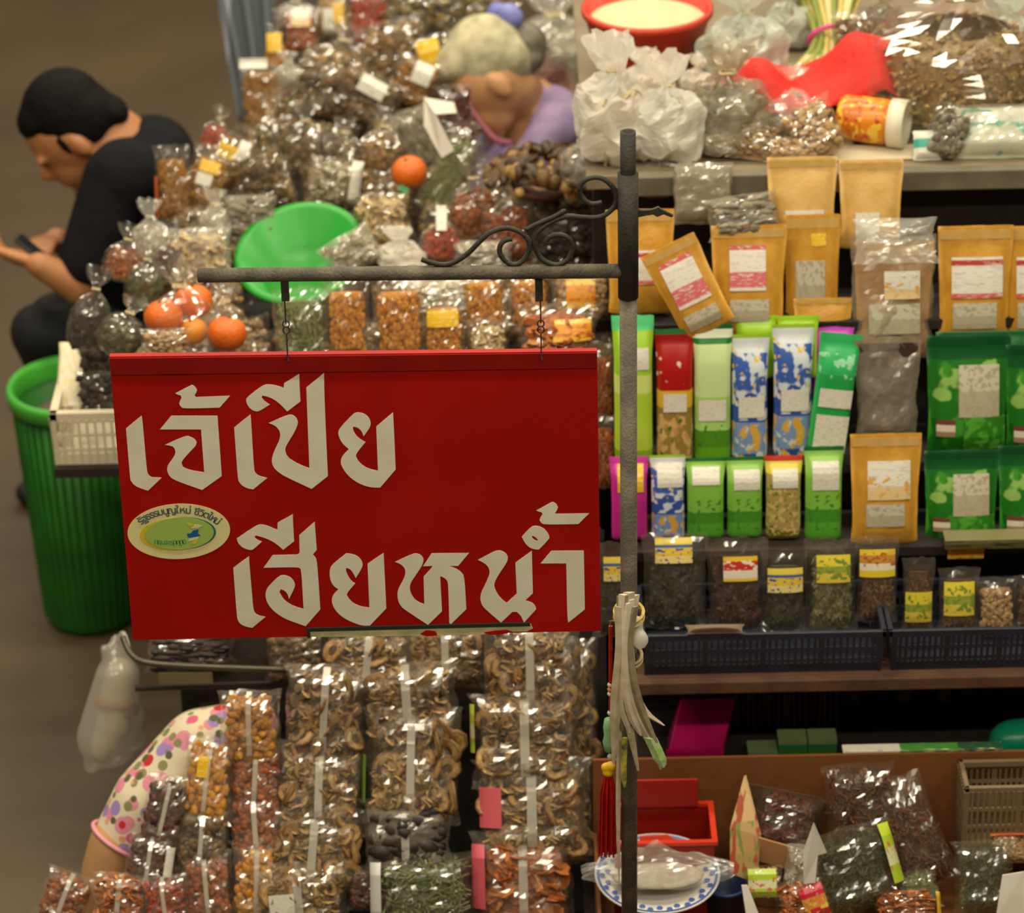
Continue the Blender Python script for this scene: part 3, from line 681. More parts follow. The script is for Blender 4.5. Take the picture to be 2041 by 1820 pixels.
LBL = {
 'white': print_mat('label_white', [(0, (226, 220, 206))], lines=(34, (196, 190, 178))),
 'whitered': print_mat('label_white_red', [(0, (208, 92, 84)), (0.12, (228, 222, 210)), (0.80, (178, 60, 50)), (0.93, (228, 222, 210))], lines=(34, (206, 194, 182))),
 'whitepink': print_mat('label_white_pink', [(0.0, (228, 220, 208)), (0.07, (214, 108, 112)), (0.42, (230, 224, 212)), (0.9, (206, 96, 90))], lines=(34, (216, 200, 190))),
 'yellow': print_mat('label_yellow', [(0, (226, 178, 22))], lines=(9, (232, 206, 120))),
 'yellowcream': print_mat('label_yellow_cream', [(0, (228, 206, 130)), (0.30, (224, 190, 60)), (0.62, (70, 96, 150)), (0.74, (230, 206, 84))], spots=[(7, 0.60, (60, 84, 150), 0.0, 0.6)]),
 'yellowred': print_mat('label_yellow_red', [(0, (222, 190, 60)), (0.12, (226, 214, 196)), (0.45, (190, 50, 30)), (0.82, (226, 186, 50))], spots=[(6, 0.55, (230, 216, 196), 0.4, 0.85)]),
 'yellowgreen': print_mat('label_yellow_green', [(0, (216, 190, 70)), (0.35, (150, 160, 60)), (0.6, (226, 206, 60))], spots=[(6, 0.55, (120, 140, 50), 0.1, 0.9)]),
 'yelloworange': print_mat('label_yellow_orange', [(0, (226, 196, 50)), (0.25, (230, 220, 190)), (0.5, (200, 140, 60)), (0.8, (230, 198, 60))], spots=[(6, 0.56, (170, 90, 40), 0.4, 0.9)]),
 'goldorange': print_mat('label_gold_frame', [(0, (236, 190, 70)), (0.2, (226, 150, 30)), (0.8, (236, 200, 90))], lines=(8, (200, 90, 40))),
 'lime': print_mat('label_lime', [(0, (168, 190, 50)), (0.3, (210, 208, 160)), (0.6, (176, 196, 50))], spots=[(6, 0.6, (200, 90, 70), 0.2, 0.7)]),
 'redpink': print_mat('label_red', [(0, (196, 24, 40)), (0.3, (214, 130, 60)), (0.65, (206, 40, 60))], spots=[(6, 0.6, (210, 190, 60), 0.2, 0.7)]),
 'window': print_mat('pouch_window', [(0, (176, 166, 140)), (0.5, (196, 188, 166))], spots=[(9, 0.55, (170, 158, 132), 0, 1)], rough=0.15),
 'greenpic': print_mat('leafy_picture', [(0, (46, 120, 26))], spots=[(3, 0.52, (80, 156, 44), 0, 1)]),
 'silver': mat('silver_sheet', (214, 212, 206), 0.25),
 'orangepic': print_mat('label_white_orange', [(0, (222, 190, 130)), (0.35, (228, 222, 208))], spots=[(6, 0.58, (218, 160, 70), 0, 0.6)], lines=(34, (206, 196, 178))),
 'emblem': print_mat('label_emblem', [(0, (150, 120, 96)), (.3, (214, 200, 180)), (.7, (110, 60, 50))]), 'pinkbit': mat('pink_label', (206, 90, 100), 0.4), 'orangebit': mat('orange_label', (206, 96, 50), 0.4), 'greenbit': mat('green_label', (120, 150, 60), 0.4),
}
m_seam = film_mat('seam_film', haze=0.5, ior=1.7, rough=0.12, hazecol=(240, 234, 220), crease=0)
CNT = [0]
def frame_for(px, py, w, h, Y=None, on=None, lean=14, roll=0, yaw=0, zone='L'):
    """centre, size in metres and rotation of a pack seen w x h pixels big around (px, py)"""
    if on is not None:
        z = on + 0.05
        for _k in range(4):
            p = atz(px, py, z); s = scale_at(p); hh = h / s / math.cos(PITCH - R(lean)); z = on + hh * 0.5 * math.cos(R(lean))
            p = atz(px, py, z)
    else:
        if Y is None: Y = lerp_table(YL if zone == 'L' else YR, py)
        p = at(px, py, Y)
    s = scale_at(p); ww = w / s; hh = h / s / max(0.5, math.cos(PITCH - R(lean)))
    Rm = Matrix.Rotation(R(yaw), 3, 'Z') @ Matrix.Rotation(-R(lean), 3, 'X') @ Matrix.Rotation(R(roll), 3, 'Y')
    return p, ww, hh, Rm
def pack(name, cat, label, px, py, w, h, fill=None, shape='pillow', film=None, body=None, tags=(), seam=False, tr=0.5, group=None, var=None, fillname='contents', parts=None, nudge=None, **kw):
    CNT[0] += 1; v = CNT[0] % 4 if var is None else var
    p, ww, hh, Rm = frame_for(px, py, w, h, **kw)
    tt = ww * tr
    base = p - Rm @ Vector((0, 0, hh / 2))
    if nudge: base += Vector(nudge)
    t = thing(name, label, cat, base, group, Rm)
    sc3 = (ww, tt, hh)
    if shape == 'tied': sc3 = (ww, ww * (0.9 if tr == 0.5 else tr), hh)
    if body is not None:
        o = link('pack_body', solid_mesh(shape, body, v % 2), None, t); o.scale = sc3 if film is None else (sc3[0] * .93, sc3[1] * .74, sc3[2] * .95)
    if fill:
        o = link(fillname, fill_mesh(fill, shape, v % 2), None, t); o.scale = (sc3[0] * .90, sc3[1] * .84, sc3[2] * .94); o.location = (0, 0, sc3[2] * .02)
    if film is not None or (fill and film is not False):
        o = link('film', film_mesh(shape, v, film or FILM), None, t); o.scale = sc3
    for tg in tags:
        x0, x1, z0, z1, mm = tg[:5]
        o = link(tg[5] if len(tg) > 5 else ('window' if mm == 'window' else 'label'), patch_mesh(shape if shape in TF else 'pillow', x0, x1, z0, z1, LBL[mm]), None, t); o.scale = sc3
    if seam:
        o = link('seam', patch_mesh(shape, -0.05, 0.03, 0.02, 0.98, m_seam, 0.02, 7), None, t); o.scale = sc3
    if shape == 'tied' and cat != 'cloth':
        o = link('tie', tie_mesh(), None, t); o.scale = (ww, ww, ww); o.location = (0, 0, hh * 0.73)
    return t
m_tie = mat('rubber_band', (204, 184, 140), 0.5)
def tie_mesh():
    if 'tie' in CACHE: return CACHE['tie']
    P = [Vector((0.085 * math.cos(q), 0.085 * math.sin(q), 0.01 * math.sin(3 * q))) for q in [2 * math.pi * i / 14 for i in range(15)]]
    me = MB().tube(P, 0.018, 6); me = mesh('tie', me.V, me.F, True); me.materials.append(m_tie); CACHE['tie'] = me; return me

# ------------------------------------------------------------------ right-hand display: pouches and packets
KRAFT = mat('kraft_gold', (210, 156, 62), 0.3, (192, 136, 42), 5, 0.10, 14)
KRAFT2 = mat('kraft_pale', (216, 176, 104), 0.4, (204, 160, 84), 5, 0.10, 14)
def kraft(label, px, py, w, h, tags=(), body=KRAFT, name='kraft_pouch', **kw):
    kw.setdefault('zone', 'R'); kw.setdefault('lean', 10); kw.setdefault('tr', 0.42)
    t = pack(name, 'pouch', label, px, py, w, h, body=body, shape='pouch', tags=tags, **kw)
    sz = [c for c in t.children if c.name.startswith('pack_body')][0].scale
    o = link('heat_seal', patch_mesh('pouch', -0.47, 0.47, 0.885, 0.965, KRAFT2, 0.012, 4), None, t); o.scale = sz
    return t
YU = 5.50
kraft('gold kraft pouch in the back row tucked under the counter edge, nearer the post', 1598, 400, 140, 170, [(-.25, .3, .30, .42, 'white')], body=KRAFT2, Y=5.565)
kraft('gold kraft pouch in the back row with a tall white label, beside the dark gap', 1735, 405, 128, 170, [(-.25, .12, .05, .42, 'white')], body=KRAFT2, Y=5.56)
kraft('gold kraft pouch half hidden behind the iron post', 1276, 520, 136, 200, [(-.2, .42, .30, .62, 'whitered')], Y=5.50)
kraft('gold kraft pouch leaning over to the left with a pink and white label', 1372, 572, 118, 185, [(-.30, .30, .34, .84, 'whitepink'), (-.3, .3, .08, .26, 'window')], Y=5.41, roll=-26)
kraft('gold kraft pouch standing upright with a pink and white square label', 1492, 556, 150, 210, [(-.26, .22, .42, .82, 'whitepink'), (-.26, .26, .14, .34, 'window')], Y=5.47)
kraft('slim gold kraft pouch with a yellow dot sticker and pale window', 1618, 545, 112, 230, [(-.3, .22, .22, .62, 'window'), (-.02, .24, .74, .84, 'yellow')], Y=5.50)
kraft('gold kraft pouch top showing between the slim pouch and the tall packets', 1640, 640, 118, 90, (), Y=5.455, tr=.3)
kraft('large kraft pouch wrapped in a clear plastic bag with a small orange logo', 1780, 590, 170, 235, [(-.12, .30, .50, .72, 'orangepic'), (-.30, .30, .22, .46, 'window')], Y=5.46, film=FILM_G)
kraft('gold kraft pouch with a red and white label above the green bags', 1942, 565, 150, 225, [(-.32, .36, .40, .74, 'whitered'), (-.30, .28, .14, .36, 'window')], Y=5.46)
kraft('gold kraft pouch cut by the right edge of the picture', 2068, 565, 140, 225, [(-.32, .36, .40, .74, 'whitered'), (-.30, .28, .14, .36, 'window')], Y=5.47)
kraft('gold kraft pouch standing low between tall packets and green bags', 1764, 972, 142, 215, [(-.26, .34, .42, .76, 'orangepic'), (-.28, .26, .18, .38, 'window')], Y=5.235)
pack('plastic_bag', 'plastic bag', 'crumpled clear bag pulled over the top of the wrapped kraft pouch', 1785, 480, 170, 90, shape='cushion', film=FILM_H, Y=5.43, tr=.35, lean=25)
pack('plastic_bag', 'plastic bag', 'crumpled grey plastic bag lying over the pouches right of the post', 1480, 430, 150, 85, fill='greyroot', shape='cushion', film=FILM_G, Y=5.52, tr=.45, lean=35, roll=-8)
pack('plastic_bag', 'plastic bag', 'stack of empty grey plastic bags hanging below the counter edge', 1400, 385, 130, 120, shape='cushion', film=FILM_G, Y=5.57, tr=.3, lean=20, body=mat('bag_stack_grey', (120, 112, 98), 0.5))

def tall(label, px, py, w, h, m, tags=(), name='tea_packet', **kw):
    kw.setdefault('zone', 'R'); kw.setdefault('lean', 9); kw.setdefault('tr', 0.55)
    return pack(name, 'packet', label, px, py, w, h, body=m, shape='brick', tags=tags, **kw)
P_lime = print_mat('print_lime', [(0, (126, 170, 40)), (.12, (176, 206, 60)), (.5, (206, 224, 120)), (.62, (160, 204, 50)), (.9, (96, 214, 140))])
P_red = print_mat('print_red_snack', [(0, (96, 96, 30)), (.10, (150, 120, 56)), (.46, (222, 178, 50)), (.58, (172, 22, 16)), (.9, (150, 18, 14)), (.96, (40, 110, 50))], spots=[(4, .52, (206, 170, 106), 0.05, .42), (5, .58, (196, 140, 90), 0.0, .42), (6, .62, (80, 104, 40), 0.0, .42), (6, .64, (226, 200, 190), .62, .84)], asp=2.8)
P_pale = print_mat('print_pale_green', [(0, (96, 160, 30)), (.14, (80, 136, 30)), (.26, (168, 208, 110)), (.5, (206, 226, 160)), (.86, (30, 120, 40)), (.9, (226, 232, 206)), (.96, (20, 96, 40))], spots=[(8, .60, (60, 120, 40), .1, .3)], asp=2.8)
P_blue = print_mat('print_blue_white', [(0, (44, 76, 150)), (.10, (120, 146, 190)), (.34, (52, 84, 166)), (.58, (60, 96, 176)), (.86, (214, 218, 220)), (.965, (150, 190, 40))], spots=[(3.2, .53, (216, 166, 60), .05, .34), (3.5, .52, (214, 220, 226), .36, .9), (6, .62, (226, 190, 60), .5, .9), (6, .60, (200, 206, 214), .05, .34)], asp=2.8)
P_green = print_mat('print_bright_green', [(0, (20, 110, 50)), (.14, (36, 160, 76)), (.7, (50, 176, 96))], spots=[(5, .58, (150, 214, 170), .68, .86)], asp=2.8)
P_mag = print_mat('print_magenta', [(0, (190, 40, 140)), (.8, (206, 60, 160))])
P_mag2 = print_mat('print_bright_magenta', [(0, (214, 80, 204))])
P_limetop = print_mat('print_lime_plain', [(0, (156, 200, 40))])
P_gfield = print_mat('print_tea_field', [(0, (90, 160, 50)), (.2, (70, 140, 40)), (.34, (130, 190, 70)), (.7, (150, 200, 90)), (.95, (20, 100, 40))], spots=[(8, .58, (60, 130, 40), .1, .5)], asp=2.8)
P_gold = print_mat('print_gold_snack', [(0, (110, 104, 36)), (.12, (170, 146, 84)), (.8, (226, 206, 80)), (.93, (200, 60, 40))], spots=[(6, .54, (206, 178, 110), .05, .7), (8, .6, (90, 120, 40), .0, .7)], asp=2.8)
P_dkgreen = print_mat('print_dark_green_bag', [(0, (18, 92, 18)), (.32, (28, 108, 24)), (.8, (16, 84, 34)), (.9, (10, 72, 34))], spots=[(2.5, .54, (60, 140, 36), .05, .8), (4, .6, (140, 180, 90), .45, .8)], asp=1.4)  # pale lime blobs in the upper half are glare put into the print
P_brown = print_mat('print_brown_bag', [(0, (70, 56, 46)), (.5, (88, 72, 60)), (.75, (66, 46, 40))], spots=[(5, .56, (120, 102, 86), .1, .9)], rough=.2, asp=1.4)
# behind: only the tops show
tall('lime green packet top behind the pale green packet', 1506, 690, 84, 120, P_limetop, Y=5.425, tr=.3)
tall('lime green packet top behind the blue packet', 1590, 690, 84, 120, P_limetop, Y=5.42, tr=.3)
tall('bright magenta packet top behind the tilted green packet', 1660, 720, 84, 150, P_mag2, Y=5.43, tr=.3)
Y1, Y2 = 5.365, 5.25
tall('tall lime packet standing behind the iron post in the upper row', 1262, 778, 84, 295, P_lime, [(.05, .36, .66, .80, 'white')], Y=Y1)
tall('tall red and gold snack packet next to the post', 1345, 795, 80, 275, P_red, [(-.3, .28, .43, .56, 'white')], Y=Y1)
tall('tall pale green tea packet in the upper row', 1420, 785, 80, 275, P_pale, [(-.36, .32, .33, .48, 'white')], Y=Y1)
tall('tall blue and white packet, left one of the pair', 1494, 795, 78, 255, P_blue, [(-.3, .36, .38, .54, 'white')], Y=Y1)
tall('tall blue and white packet, right one of the pair', 1580, 780, 84, 265, P_blue, [(-.3, .36, .38, .54, 'white')], Y=Y1)
tall('tall bright green packet tilted to the right with two white labels', 1660, 795, 86, 258, P_green, [(-.36, .40, .46, .60, 'white'), (-.36, .40, .12, .40, 'white')], Y=5.335, roll=7)
tall('magenta packet with a yellow square in the lower row behind the post', 1254, 990, 78, 160, P_mag, [(-.3, .36, .60, .92, 'yellow')], Y=Y2)
tall('small blue packet with golden cookies in the lower row', 1331, 992, 72, 170, P_blue, [(-.3, .4, .66, .92, 'white')], Y=Y2)
tall('green tea packet in the lower row with a glinting front', 1406, 990, 80, 155, P_gfield, [(-.34, .34, .70, .90, 'white')], Y=Y2)
tall('green tea packet in the lower row, second of the touching pair', 1484, 988, 76, 155, P_gfield, [(-.30, .38, .62, .86, 'white')], Y=Y2)
tall('golden snack packet with a red top line in the lower row', 1561, 988, 76, 160, P_gold, [(-.3, .36, .64, .86, 'white')], Y=Y2)
tall('pale green tea packet at the right end of the lower row', 1641, 980, 80, 180, P_gfield, [(-.3, .36, .56, .86, 'white')], Y=Y2)
def green_bag(label, px, py, w, h, Y):
    return pack('tea_bag', 'bag', label, px, py, w, h, body=P_dkgreen, shape='pouch', tags=[(-.12, .36, .34, .76, 'window'), (-.06, .44, .06, .34, 'greenpic'), (-.38, -.16, .18, .32, 'emblem')], zone='R', Y=Y, lean=9, tr=.42)
green_bag('big dark green leaf-print bag in the upper row beside the brown bag', 1928, 785, 168, 232, 5.365)
green_bag('dark green leaf-print bag in the upper row at the right picture edge', 2076, 800, 150, 225, 5.36)
green_bag('dark green leaf-print bag in the lower row beside the low kraft pouch', 1915, 990, 150, 185, 5.25)
green_bag('dark green leaf-print bag in the lower row at the right picture edge', 2062, 985, 150, 195, 5.25)
pack('tea_bag', 'bag', 'dark green bag top folded over above the leaf-print bags', 1960, 700, 190, 80, body=mat('deep_green_film', (16, 92, 40), 0.35), shape='pouch', zone='R', Y=5.41, tr=.2)
pack('brown_bag', 'bag', 'see-through brown bag standing above the low kraft pouch', 1768, 775, 130, 200, body=P_brown, shape='pouch', film=FILM_G, zone='R', Y=5.335, lean=9, tr=.45)

# loose-leaf tea bags standing in the baskets
def teabag(label, px, py, w, h, fill, tg, **kw):
    kw.setdefault('Y', 5.105)
    return pack('loose_tea_bag', 'tea bag', label, px, py, w, h, fill=fill, shape='pillow', tags=tg, zone='R', lean=8, tr=.45, **kw)
teabag('clear bag of dark tea between the sign and the post', 1226, 1175, 92, 190, 'tea', [(-.25, .25, .62, .86, 'yellowcream')])
teabag('large clear bag of dark green tea with a yellow and blue label at its top', 1345, 1158, 132, 195, 'tea', [(-.30, .26, .72, .95, 'yellowcream')])
teabag('clear bag of dark red tea with a red and yellow label', 1468, 1165, 126, 190, 'redtea', [(-.22, .32, .58, .82, 'yellowred')])
teabag('narrow clear bag of dark tea with a pale yellow label', 1562, 1178, 92, 165, 'tea', [(-.36, .40, .52, .80, 'yellowcream')], Y=5.09)
teabag('clear bag of pale green tea with a yellow-green label', 1656, 1165, 108, 185, 'paletea', [(-.28, .34, .56, .84, 'yellowgreen')])
teabag('clear bag of orange-brown herbal tea with a yellow label', 1748, 1155, 86, 175, 'mixedtea', [(-.42, .40, .56, .86, 'yelloworange')])
teabag('small clear bag of tea with a low orange and green label', 1830, 1185, 66, 150, 'mixedtea', [(-.40, .40, .16, .56, 'yellowgreen')])
teabag('small clear bag of brown tea with a large yellow label', 1910, 1195, 84, 130, 'mixedtea', [(-.36, .36, .30, .80, 'yellowgreen')])
teabag('unlabelled small clear bag of brown bits at the end of the basket row', 1985, 1205, 84, 110, 'nuts', [])
teabag('unlabelled clear bag of brown bits at the right picture edge', 2062, 1200, 84, 110, 'mixedtea', [])
# price ticket strip on the shelf edge
tk = thing('price_ticket', 'orange and yellow price ticket on the dark tread at the far right', 'price ticket', at(1925, 1100, 5.19))
MB().box(-0.033, 0.033, -0.002, 0.002, -0.013, 0.013).build('card', LBL['goldorange'], tk)
bx_ = thing('flat_box', 'flat yellow-green carton lying on the stand edge at the far right', 'carton', at(1990, 1075, 5.185))
MB().box(-0.10, 0.12, -0.02, 0.02, -0.008, 0.010).build('box', print_mat('print_flat_carton', [(0, (96, 86, 44)), (.6, (120, 112, 76))], spots=[(5, .55, (60, 60, 40), 0, 1)]), bx_)

# dark plastic baskets
m_bask = mat('navy_black_plastic', (30, 32, 44), 0.4, (38, 40, 52), 8)
def basket(name, label, x0, x1, y0, y1, z0, h, m, flare=0.012, nv=26, rows=2, cat='basket', th=0.004, rim=0.009, yaw=0):
    t = thing(name, label, cat, ((x0 + x1) / 2, (y0 + y1) / 2, z0)); hx, hy = (x1 - x0) / 2, (y1 - y0) / 2
    mb = MB(); mb.box(-hx, hx, -hy, hy, 0, th); mb.build('base', m, t)
    mb = MB(); e = flare
    mb.box(-hx - e, hx + e, -hy - e, -hy - e + rim, h - rim * 1.4, h); mb.box(-hx - e, hx + e, hy + e - rim, hy + e, h - rim * 1.4, h)
    mb.box(-hx - e, -hx - e + rim, -hy - e, hy + e, h - rim * 1.4, h); mb.box(hx + e - rim, hx + e, -hy - e, hy + e, h - rim * 1.4, h)
    mb.build('rim', m, t, bevel=0.0015)
    def wall(a, b, n):
        mb = MB(); a, b = Vector(a), Vector(b); d = (b - a); nrm = Vector((d.y, -d.x, 0)).normalized()
        tdir = d.normalized()
        def bar(p, q, w):
            up = Vector((0, 0, 1)); sdir = (q - p).normalized().cross(nrm).normalized() * w / 2; V = []
            for r_ in (p, q):
                for s1 in (-1, 1):
                    for s2 in (-1, 1): V.append(r_ + sdir * s1 + nrm * s2 * th / 2)
            mb.add(V, [(0, 1, 3, 2), (4, 6, 7, 5), (0, 4, 5, 1), (2, 3, 7, 6), (0, 2, 6, 4), (1, 5, 7, 3)])
        def top(p): return p + nrm * e + Vector((0, 0, h - rim))
        for i in range(n + 1):
            p = a + d * (i / n); big = i % 9 == 0
            bar(p, top(p), 0.010 if big else 0.0045)
        for k in range(1, rows + 1):
            f = k / (rows + 1); o_ = nrm * e * f + Vector((0, 0, (h - rim) * f)); bar(a + o_, b + o_, 0.007)
        bar(a + Vector((0, 0, h * .10)), b + Vector((0, 0, h * .10)), h * .2)
        return mb.build('lattice_wall', m, t)
    wall((-hx, -hy, 0), (hx, -hy, 0), nv); wall((hx, hy, 0), (-hx, hy, 0), nv)
    wall((hx, -hy, 0), (hx, hy, 0), max(4, nv // 3)); wall((-hx, hy, 0), (-hx, -hy, 0), max(4, nv // 3))
    if yaw: t.rotation_euler = (0, 0, yaw)
    return t
def Xat(px, py, Y): return at(px, py, Y).x
basket('storage_basket', 'dark plastic basket beside the post holding bags of tea', Xat(1290, 1300, 5.0), Xat(1752, 1300, 5.0), 5.005, 5.17, zs, 0.088, m_bask, nv=36)
basket('storage_basket', 'dark plastic basket at the right edge holding small tea bags', Xat(1782, 1300, 5.0), Xat(2200, 1300, 5.0), 5.005, 5.17, zs, 0.088, m_bask, nv=36)
pack('paper_bag', 'paper bag', 'flat pale paper bag folded over the rim of the first basket', 1425, 1254, 120, 18, body=mat('brown_paper', (120, 100, 80), .7), shape='pillow', Y=5.0, tr=.3, lean=60)

# dark storage under the shelf
m_pink = mat('magenta_film', (206, 24, 110), 0.3, (180, 14, 84), 8)
t = thing('pink_box', 'magenta plastic box stored on the dark lower shelf', 'box', Vector((at(1385, 1500, 5.04).x, 5.09, zl)))
mb = MB(); mb.add([(-.05, -.05, 0), (.05, -.05, 0), (.06, .05, 0), (-.045, .05, 0), (-.05, -.05, .028), (.05, -.05, .028), (.082, .06, .075), (-.02, .06, .075)],
   [(0, 3, 2, 1), (4, 5, 6, 7), (0, 1, 5, 4), (1, 2, 6, 5), (2, 3, 7, 6), (3, 0, 4, 7)]); mb.build('box_body', m_pink, t, bevel=.003)
MB().box(-.053, .053, -.056, -.046, .022, .032).build('lip', m_pink, t)
for i, (px, lab) in enumerate([(1520, 'dark green carton lying low under the shelf'), (1580, 'green carton with a pale top edge, left of the pair under the shelf'), (1637, 'green carton with a pale top edge, right of the pair under the shelf')]):
    q = at(px, 1500, 5.05); h_ = .022 if i == 0 else .045
    c = thing('tea_carton', lab, 'carton', Vector((q.x, 5.06, zl)), 'cartons under the shelf')
    MB().box(-.027, .027, -.02, .02, 0, h_).build('carton_body', print_mat('print_green_carton', [(0, (60, 110, 50)), (.7, (20, 120, 70))]), c)
    MB().box(-.0275, .0275, -.0205, .0205, h_ - .006, h_ + .002).build('carton_top', mat('carton_edge', (120, 140, 90), .5), c)
t = thing('teal_bag', 'bright teal plastic bag at the right edge under the shelf', 'plastic bag', Vector((at(2030, 1500, 5.05).x, 5.06, zl)))
blob('bag_body', [('e', (0, 0, .03), (.055, .04, .035)), ('e', (.04, 0, .04), (.04, .04, .04)), ('e', (-.03, -.01, .015), (.03, .03, .016))], .006, mat('teal_film', (20, 150, 110), .3), t)
t = thing('stick_bundle', 'dark bundle of upright sticks stored under the shelf', 'bundle', Vector((at(1560, 1440, 5.16).x, 5.17, zl)))
m_stick = mat('dim_brown_sticks', (84, 60, 46), .8)
for i in range(22):
    x = -.10 + .2 * i / 21 + random.uniform(-.003, .003)
    MB().tube([(x, random.uniform(-.01, .01), 0), (x + random.uniform(-.004, .004), 0.03 + random.uniform(-.01, .01), .155 + random.uniform(-.02, .01))], .0032, 5).build('stick', m_stick, t)
MB().tube([Vector((.115 * math.cos(q), .018 * math.sin(q) + .015, .08)) for q in [i * math.pi / 10 for i in range(21)]], .003, 5).build('string', mat('olive_string', (110, 96, 44), .8), t)

# ------------------------------------------------------------------ on the high counter
ZC = 1.297
m_tub = mat('orange_red_plastic', (196, 56, 22), 0.4, (176, 44, 18), 8)
c = at(1290, 50, 6.1); c = atz(1290, 70, ZC + .06)
t = thing('red_tub', 'round orange-red plastic tub of cream powder at the top edge of the picture', 'tub', Vector((c.x, c.y, ZC)))
r_ = 125 / scale_at(c)
MB().lathe([(0.0, .0), (r_ * .72, .0), (r_ * .80, .01), (r_, .105), (r_ * 1.05, .108), (r_ * 1.05, .12), (r_ * .97, .12), (r_ * .77, .015), (0, .012)], 40).build('tub_body', m_tub, t, True)
MB().lathe([(0, .125), (r_ * .4, .12), (r_ * .8, .10), (r_ * .93, .095)], 32).build('contents', mat('cream_powder', (226, 202, 160), .8, (214, 186, 140), 20, .3, 60), t, True)
def sackbag(label, px, py, w, h, film, name='plastic_bag', cat='plastic bag', shape='tied', **kw):
    kw.setdefault('on', ZC); kw.setdefault('lean', 5)
    return pack(name, cat, label, px, py, w, h, film=film, shape=shape, zone='R', **kw)
m_inner = mat('pale_inner', (196, 186, 166), .7, (160, 148, 124), 20)
sackbag('mint-white plastic bag tied and bulging beside the red tub', 1485, 70, 190, 190, FILM_M, fill='greyroot')
sackbag('grey-white plastic bag slumped in front of the mint-white one', 1450, 190, 190, 190, FILM_G, fill='greyroot')
sackbag('grey-white plastic bag lying left of the red cloth', 1560, 200, 150, 140, FILM_H, fill='slices', lean=30)
sackbag('white plastic bag knotted at the top in front of the pink bag', 1225, 195, 170, 230, FILM_W, fill='cream')
sackbag('white plastic bag with its handles standing up, right of the knotted one', 1330, 215, 165, 190, FILM_W, fill='slices')
sackbag('small white plastic bag with a pink print beside the grey bag', 1395, 150, 80, 70, FILM_W, fill='cream')
sackbag('pink and white plastic bag right behind the old woman', 1120, 165, 150, 200, FILM_P, fill='cream', Y=7.08, on=None)
sackbag('clear glinting bag behind the hair clip at the top', 1105, 60, 190, 130, FILM_H, fill='slices', on=None, Y=7.0)
sackbag('clear bag holding green sprigs left of the red tub', 1175, 95, 90, 150, FILM_H, fill='palegreen', on=None, Y=6.75)
sackbag('clear bag hanging over the counter corner beside the post top', 1190, 300, 150, 130, FILM_H, fill='greyroot', on=None, Y=5.95)
sackbag('grey see-through bag on the counter corner left of the post', 1310, 330, 100, 110, FILM_G, on=None, Y=5.70, fill='slices')
pack('grain_sack', 'sack', 'huge clear bag of brown grain tied at the top, upper right corner', 1915, 70, 400, 330, fill='grain', shape='tied', film=FILM, on=ZC, lean=3, zone='R')
pack('plastic_bag', 'plastic bag', 'pale bag behind the huge bag of grain at the right edge', 2010, 60, 150, 130, shape='tied', film=FILM_M, fill='slices', on=ZC + .02, zone='R')
pack('snack_bag', 'bag', 'small brown bag between the stalks and the bag of grain', 1700, 75, 90, 110, fill='mushroom2', on=ZC, zone='R', lean=20)
pack('snack_bag', 'bag', 'tan clear bag of dried slices at the front edge of the counter, left one', 1508, 285, 120, 75, fill='mushroom', shape='cushion', on=ZC, zone='R', lean=45, roll=10)
pack('snack_bag', 'bag', 'small tan clear bag lying in front of the red cloth', 1560, 300, 100, 50, fill='nuts', shape='cushion', on=ZC, zone='R', lean=50)
pack('snack_bag', 'bag', 'shiny clear bag of sliced roots leaning in front of the red cloth', 1618, 262, 130, 120, fill='nuts', shape='cushion', on=ZC, zone='R', lean=35, roll=-25)
pack('snack_bag', 'bag', 'small brown bag standing right of the orange jar', 1892, 262, 90, 110, fill='greyroot', shape='pillow', on=ZC, zone='R', roll=15)
pack('snack_bag', 'bag', 'clear bag tuft above the small brown bag', 1850, 200, 100, 70, fill='slices', shape='tied', on=ZC + .03, zone='R', roll=20)
pack('printed_bag', 'bag', 'white plastic bag with a green stripe lying at the right edge of the counter', 1985, 262, 180, 110, body=print_mat('print_white_green', [(0, (196, 196, 170)), (.55, (120, 170, 140)), (.62, (214, 210, 192))], spots=[(5, .6, (60, 160, 130), 0, 1)]), shape='cushion', on=ZC, zone='R', lean=40, film=FILM_H)
pack('printed_bag', 'bag', 'small teal and white bag between the jar and the brown bag', 1848, 290, 60, 60, body=print_mat('print_teal_white', [(0, (206, 206, 190)), (.4, (60, 160, 140)), (.7, (214, 212, 196))]), shape='cushion', on=ZC, zone='R', lean=30)
# red cloth
t = thing('red_cloth', 'bright red cloth thrown over goods on the counter', 'cloth', atz(1660, 230, ZC))
n1, n2 = 36, 20; V = []; Fc = []
for j in range(n2 + 1):
    for i in range(n1 + 1):
        u, v_ = i / n1, j / n2
        ztop = .035 + .125 * math.exp(-((u - .60) / .20) ** 2) + .085 * math.exp(-((u - .20) / .12) ** 2)
        x = -.25 + .53 * u; y = -.12 + .28 * v_ + .06 * (u - .4)
        prof = math.sin(math.pi * min(1, .12 + v_ * .95)) ** .7
        z = .016 * abs(noise.noise(Vector((u * 4 + v_ * 5, v_ * 2, 9)))) + ztop * prof * (1 - .75 * max(0, (u - .75) / .25) ** 1.2) + .012 * noise.noise(Vector((u * 7, v_ * 5, 1))) + .010 * math.sin(u * 22 + v_ * 9 + 3 * noise.noise(Vector((u * 3, v_ * 3, 0))))
        x += .012 * noise.noise(Vector((u * 5, v_ * 5, 4))); V.append((x, y, max(.003, z)))
for j in range(n2):
    for i in range(n1): a = j * (n1 + 1) + i; Fc.append((a, a + 1, a + n1 + 2, a + n1 + 1))
o = link('cloth', mesh('cloth', V, Fc, True), mat('red_cloth', (212, 34, 12), .7, (192, 26, 8), 14, .3, 50), t)
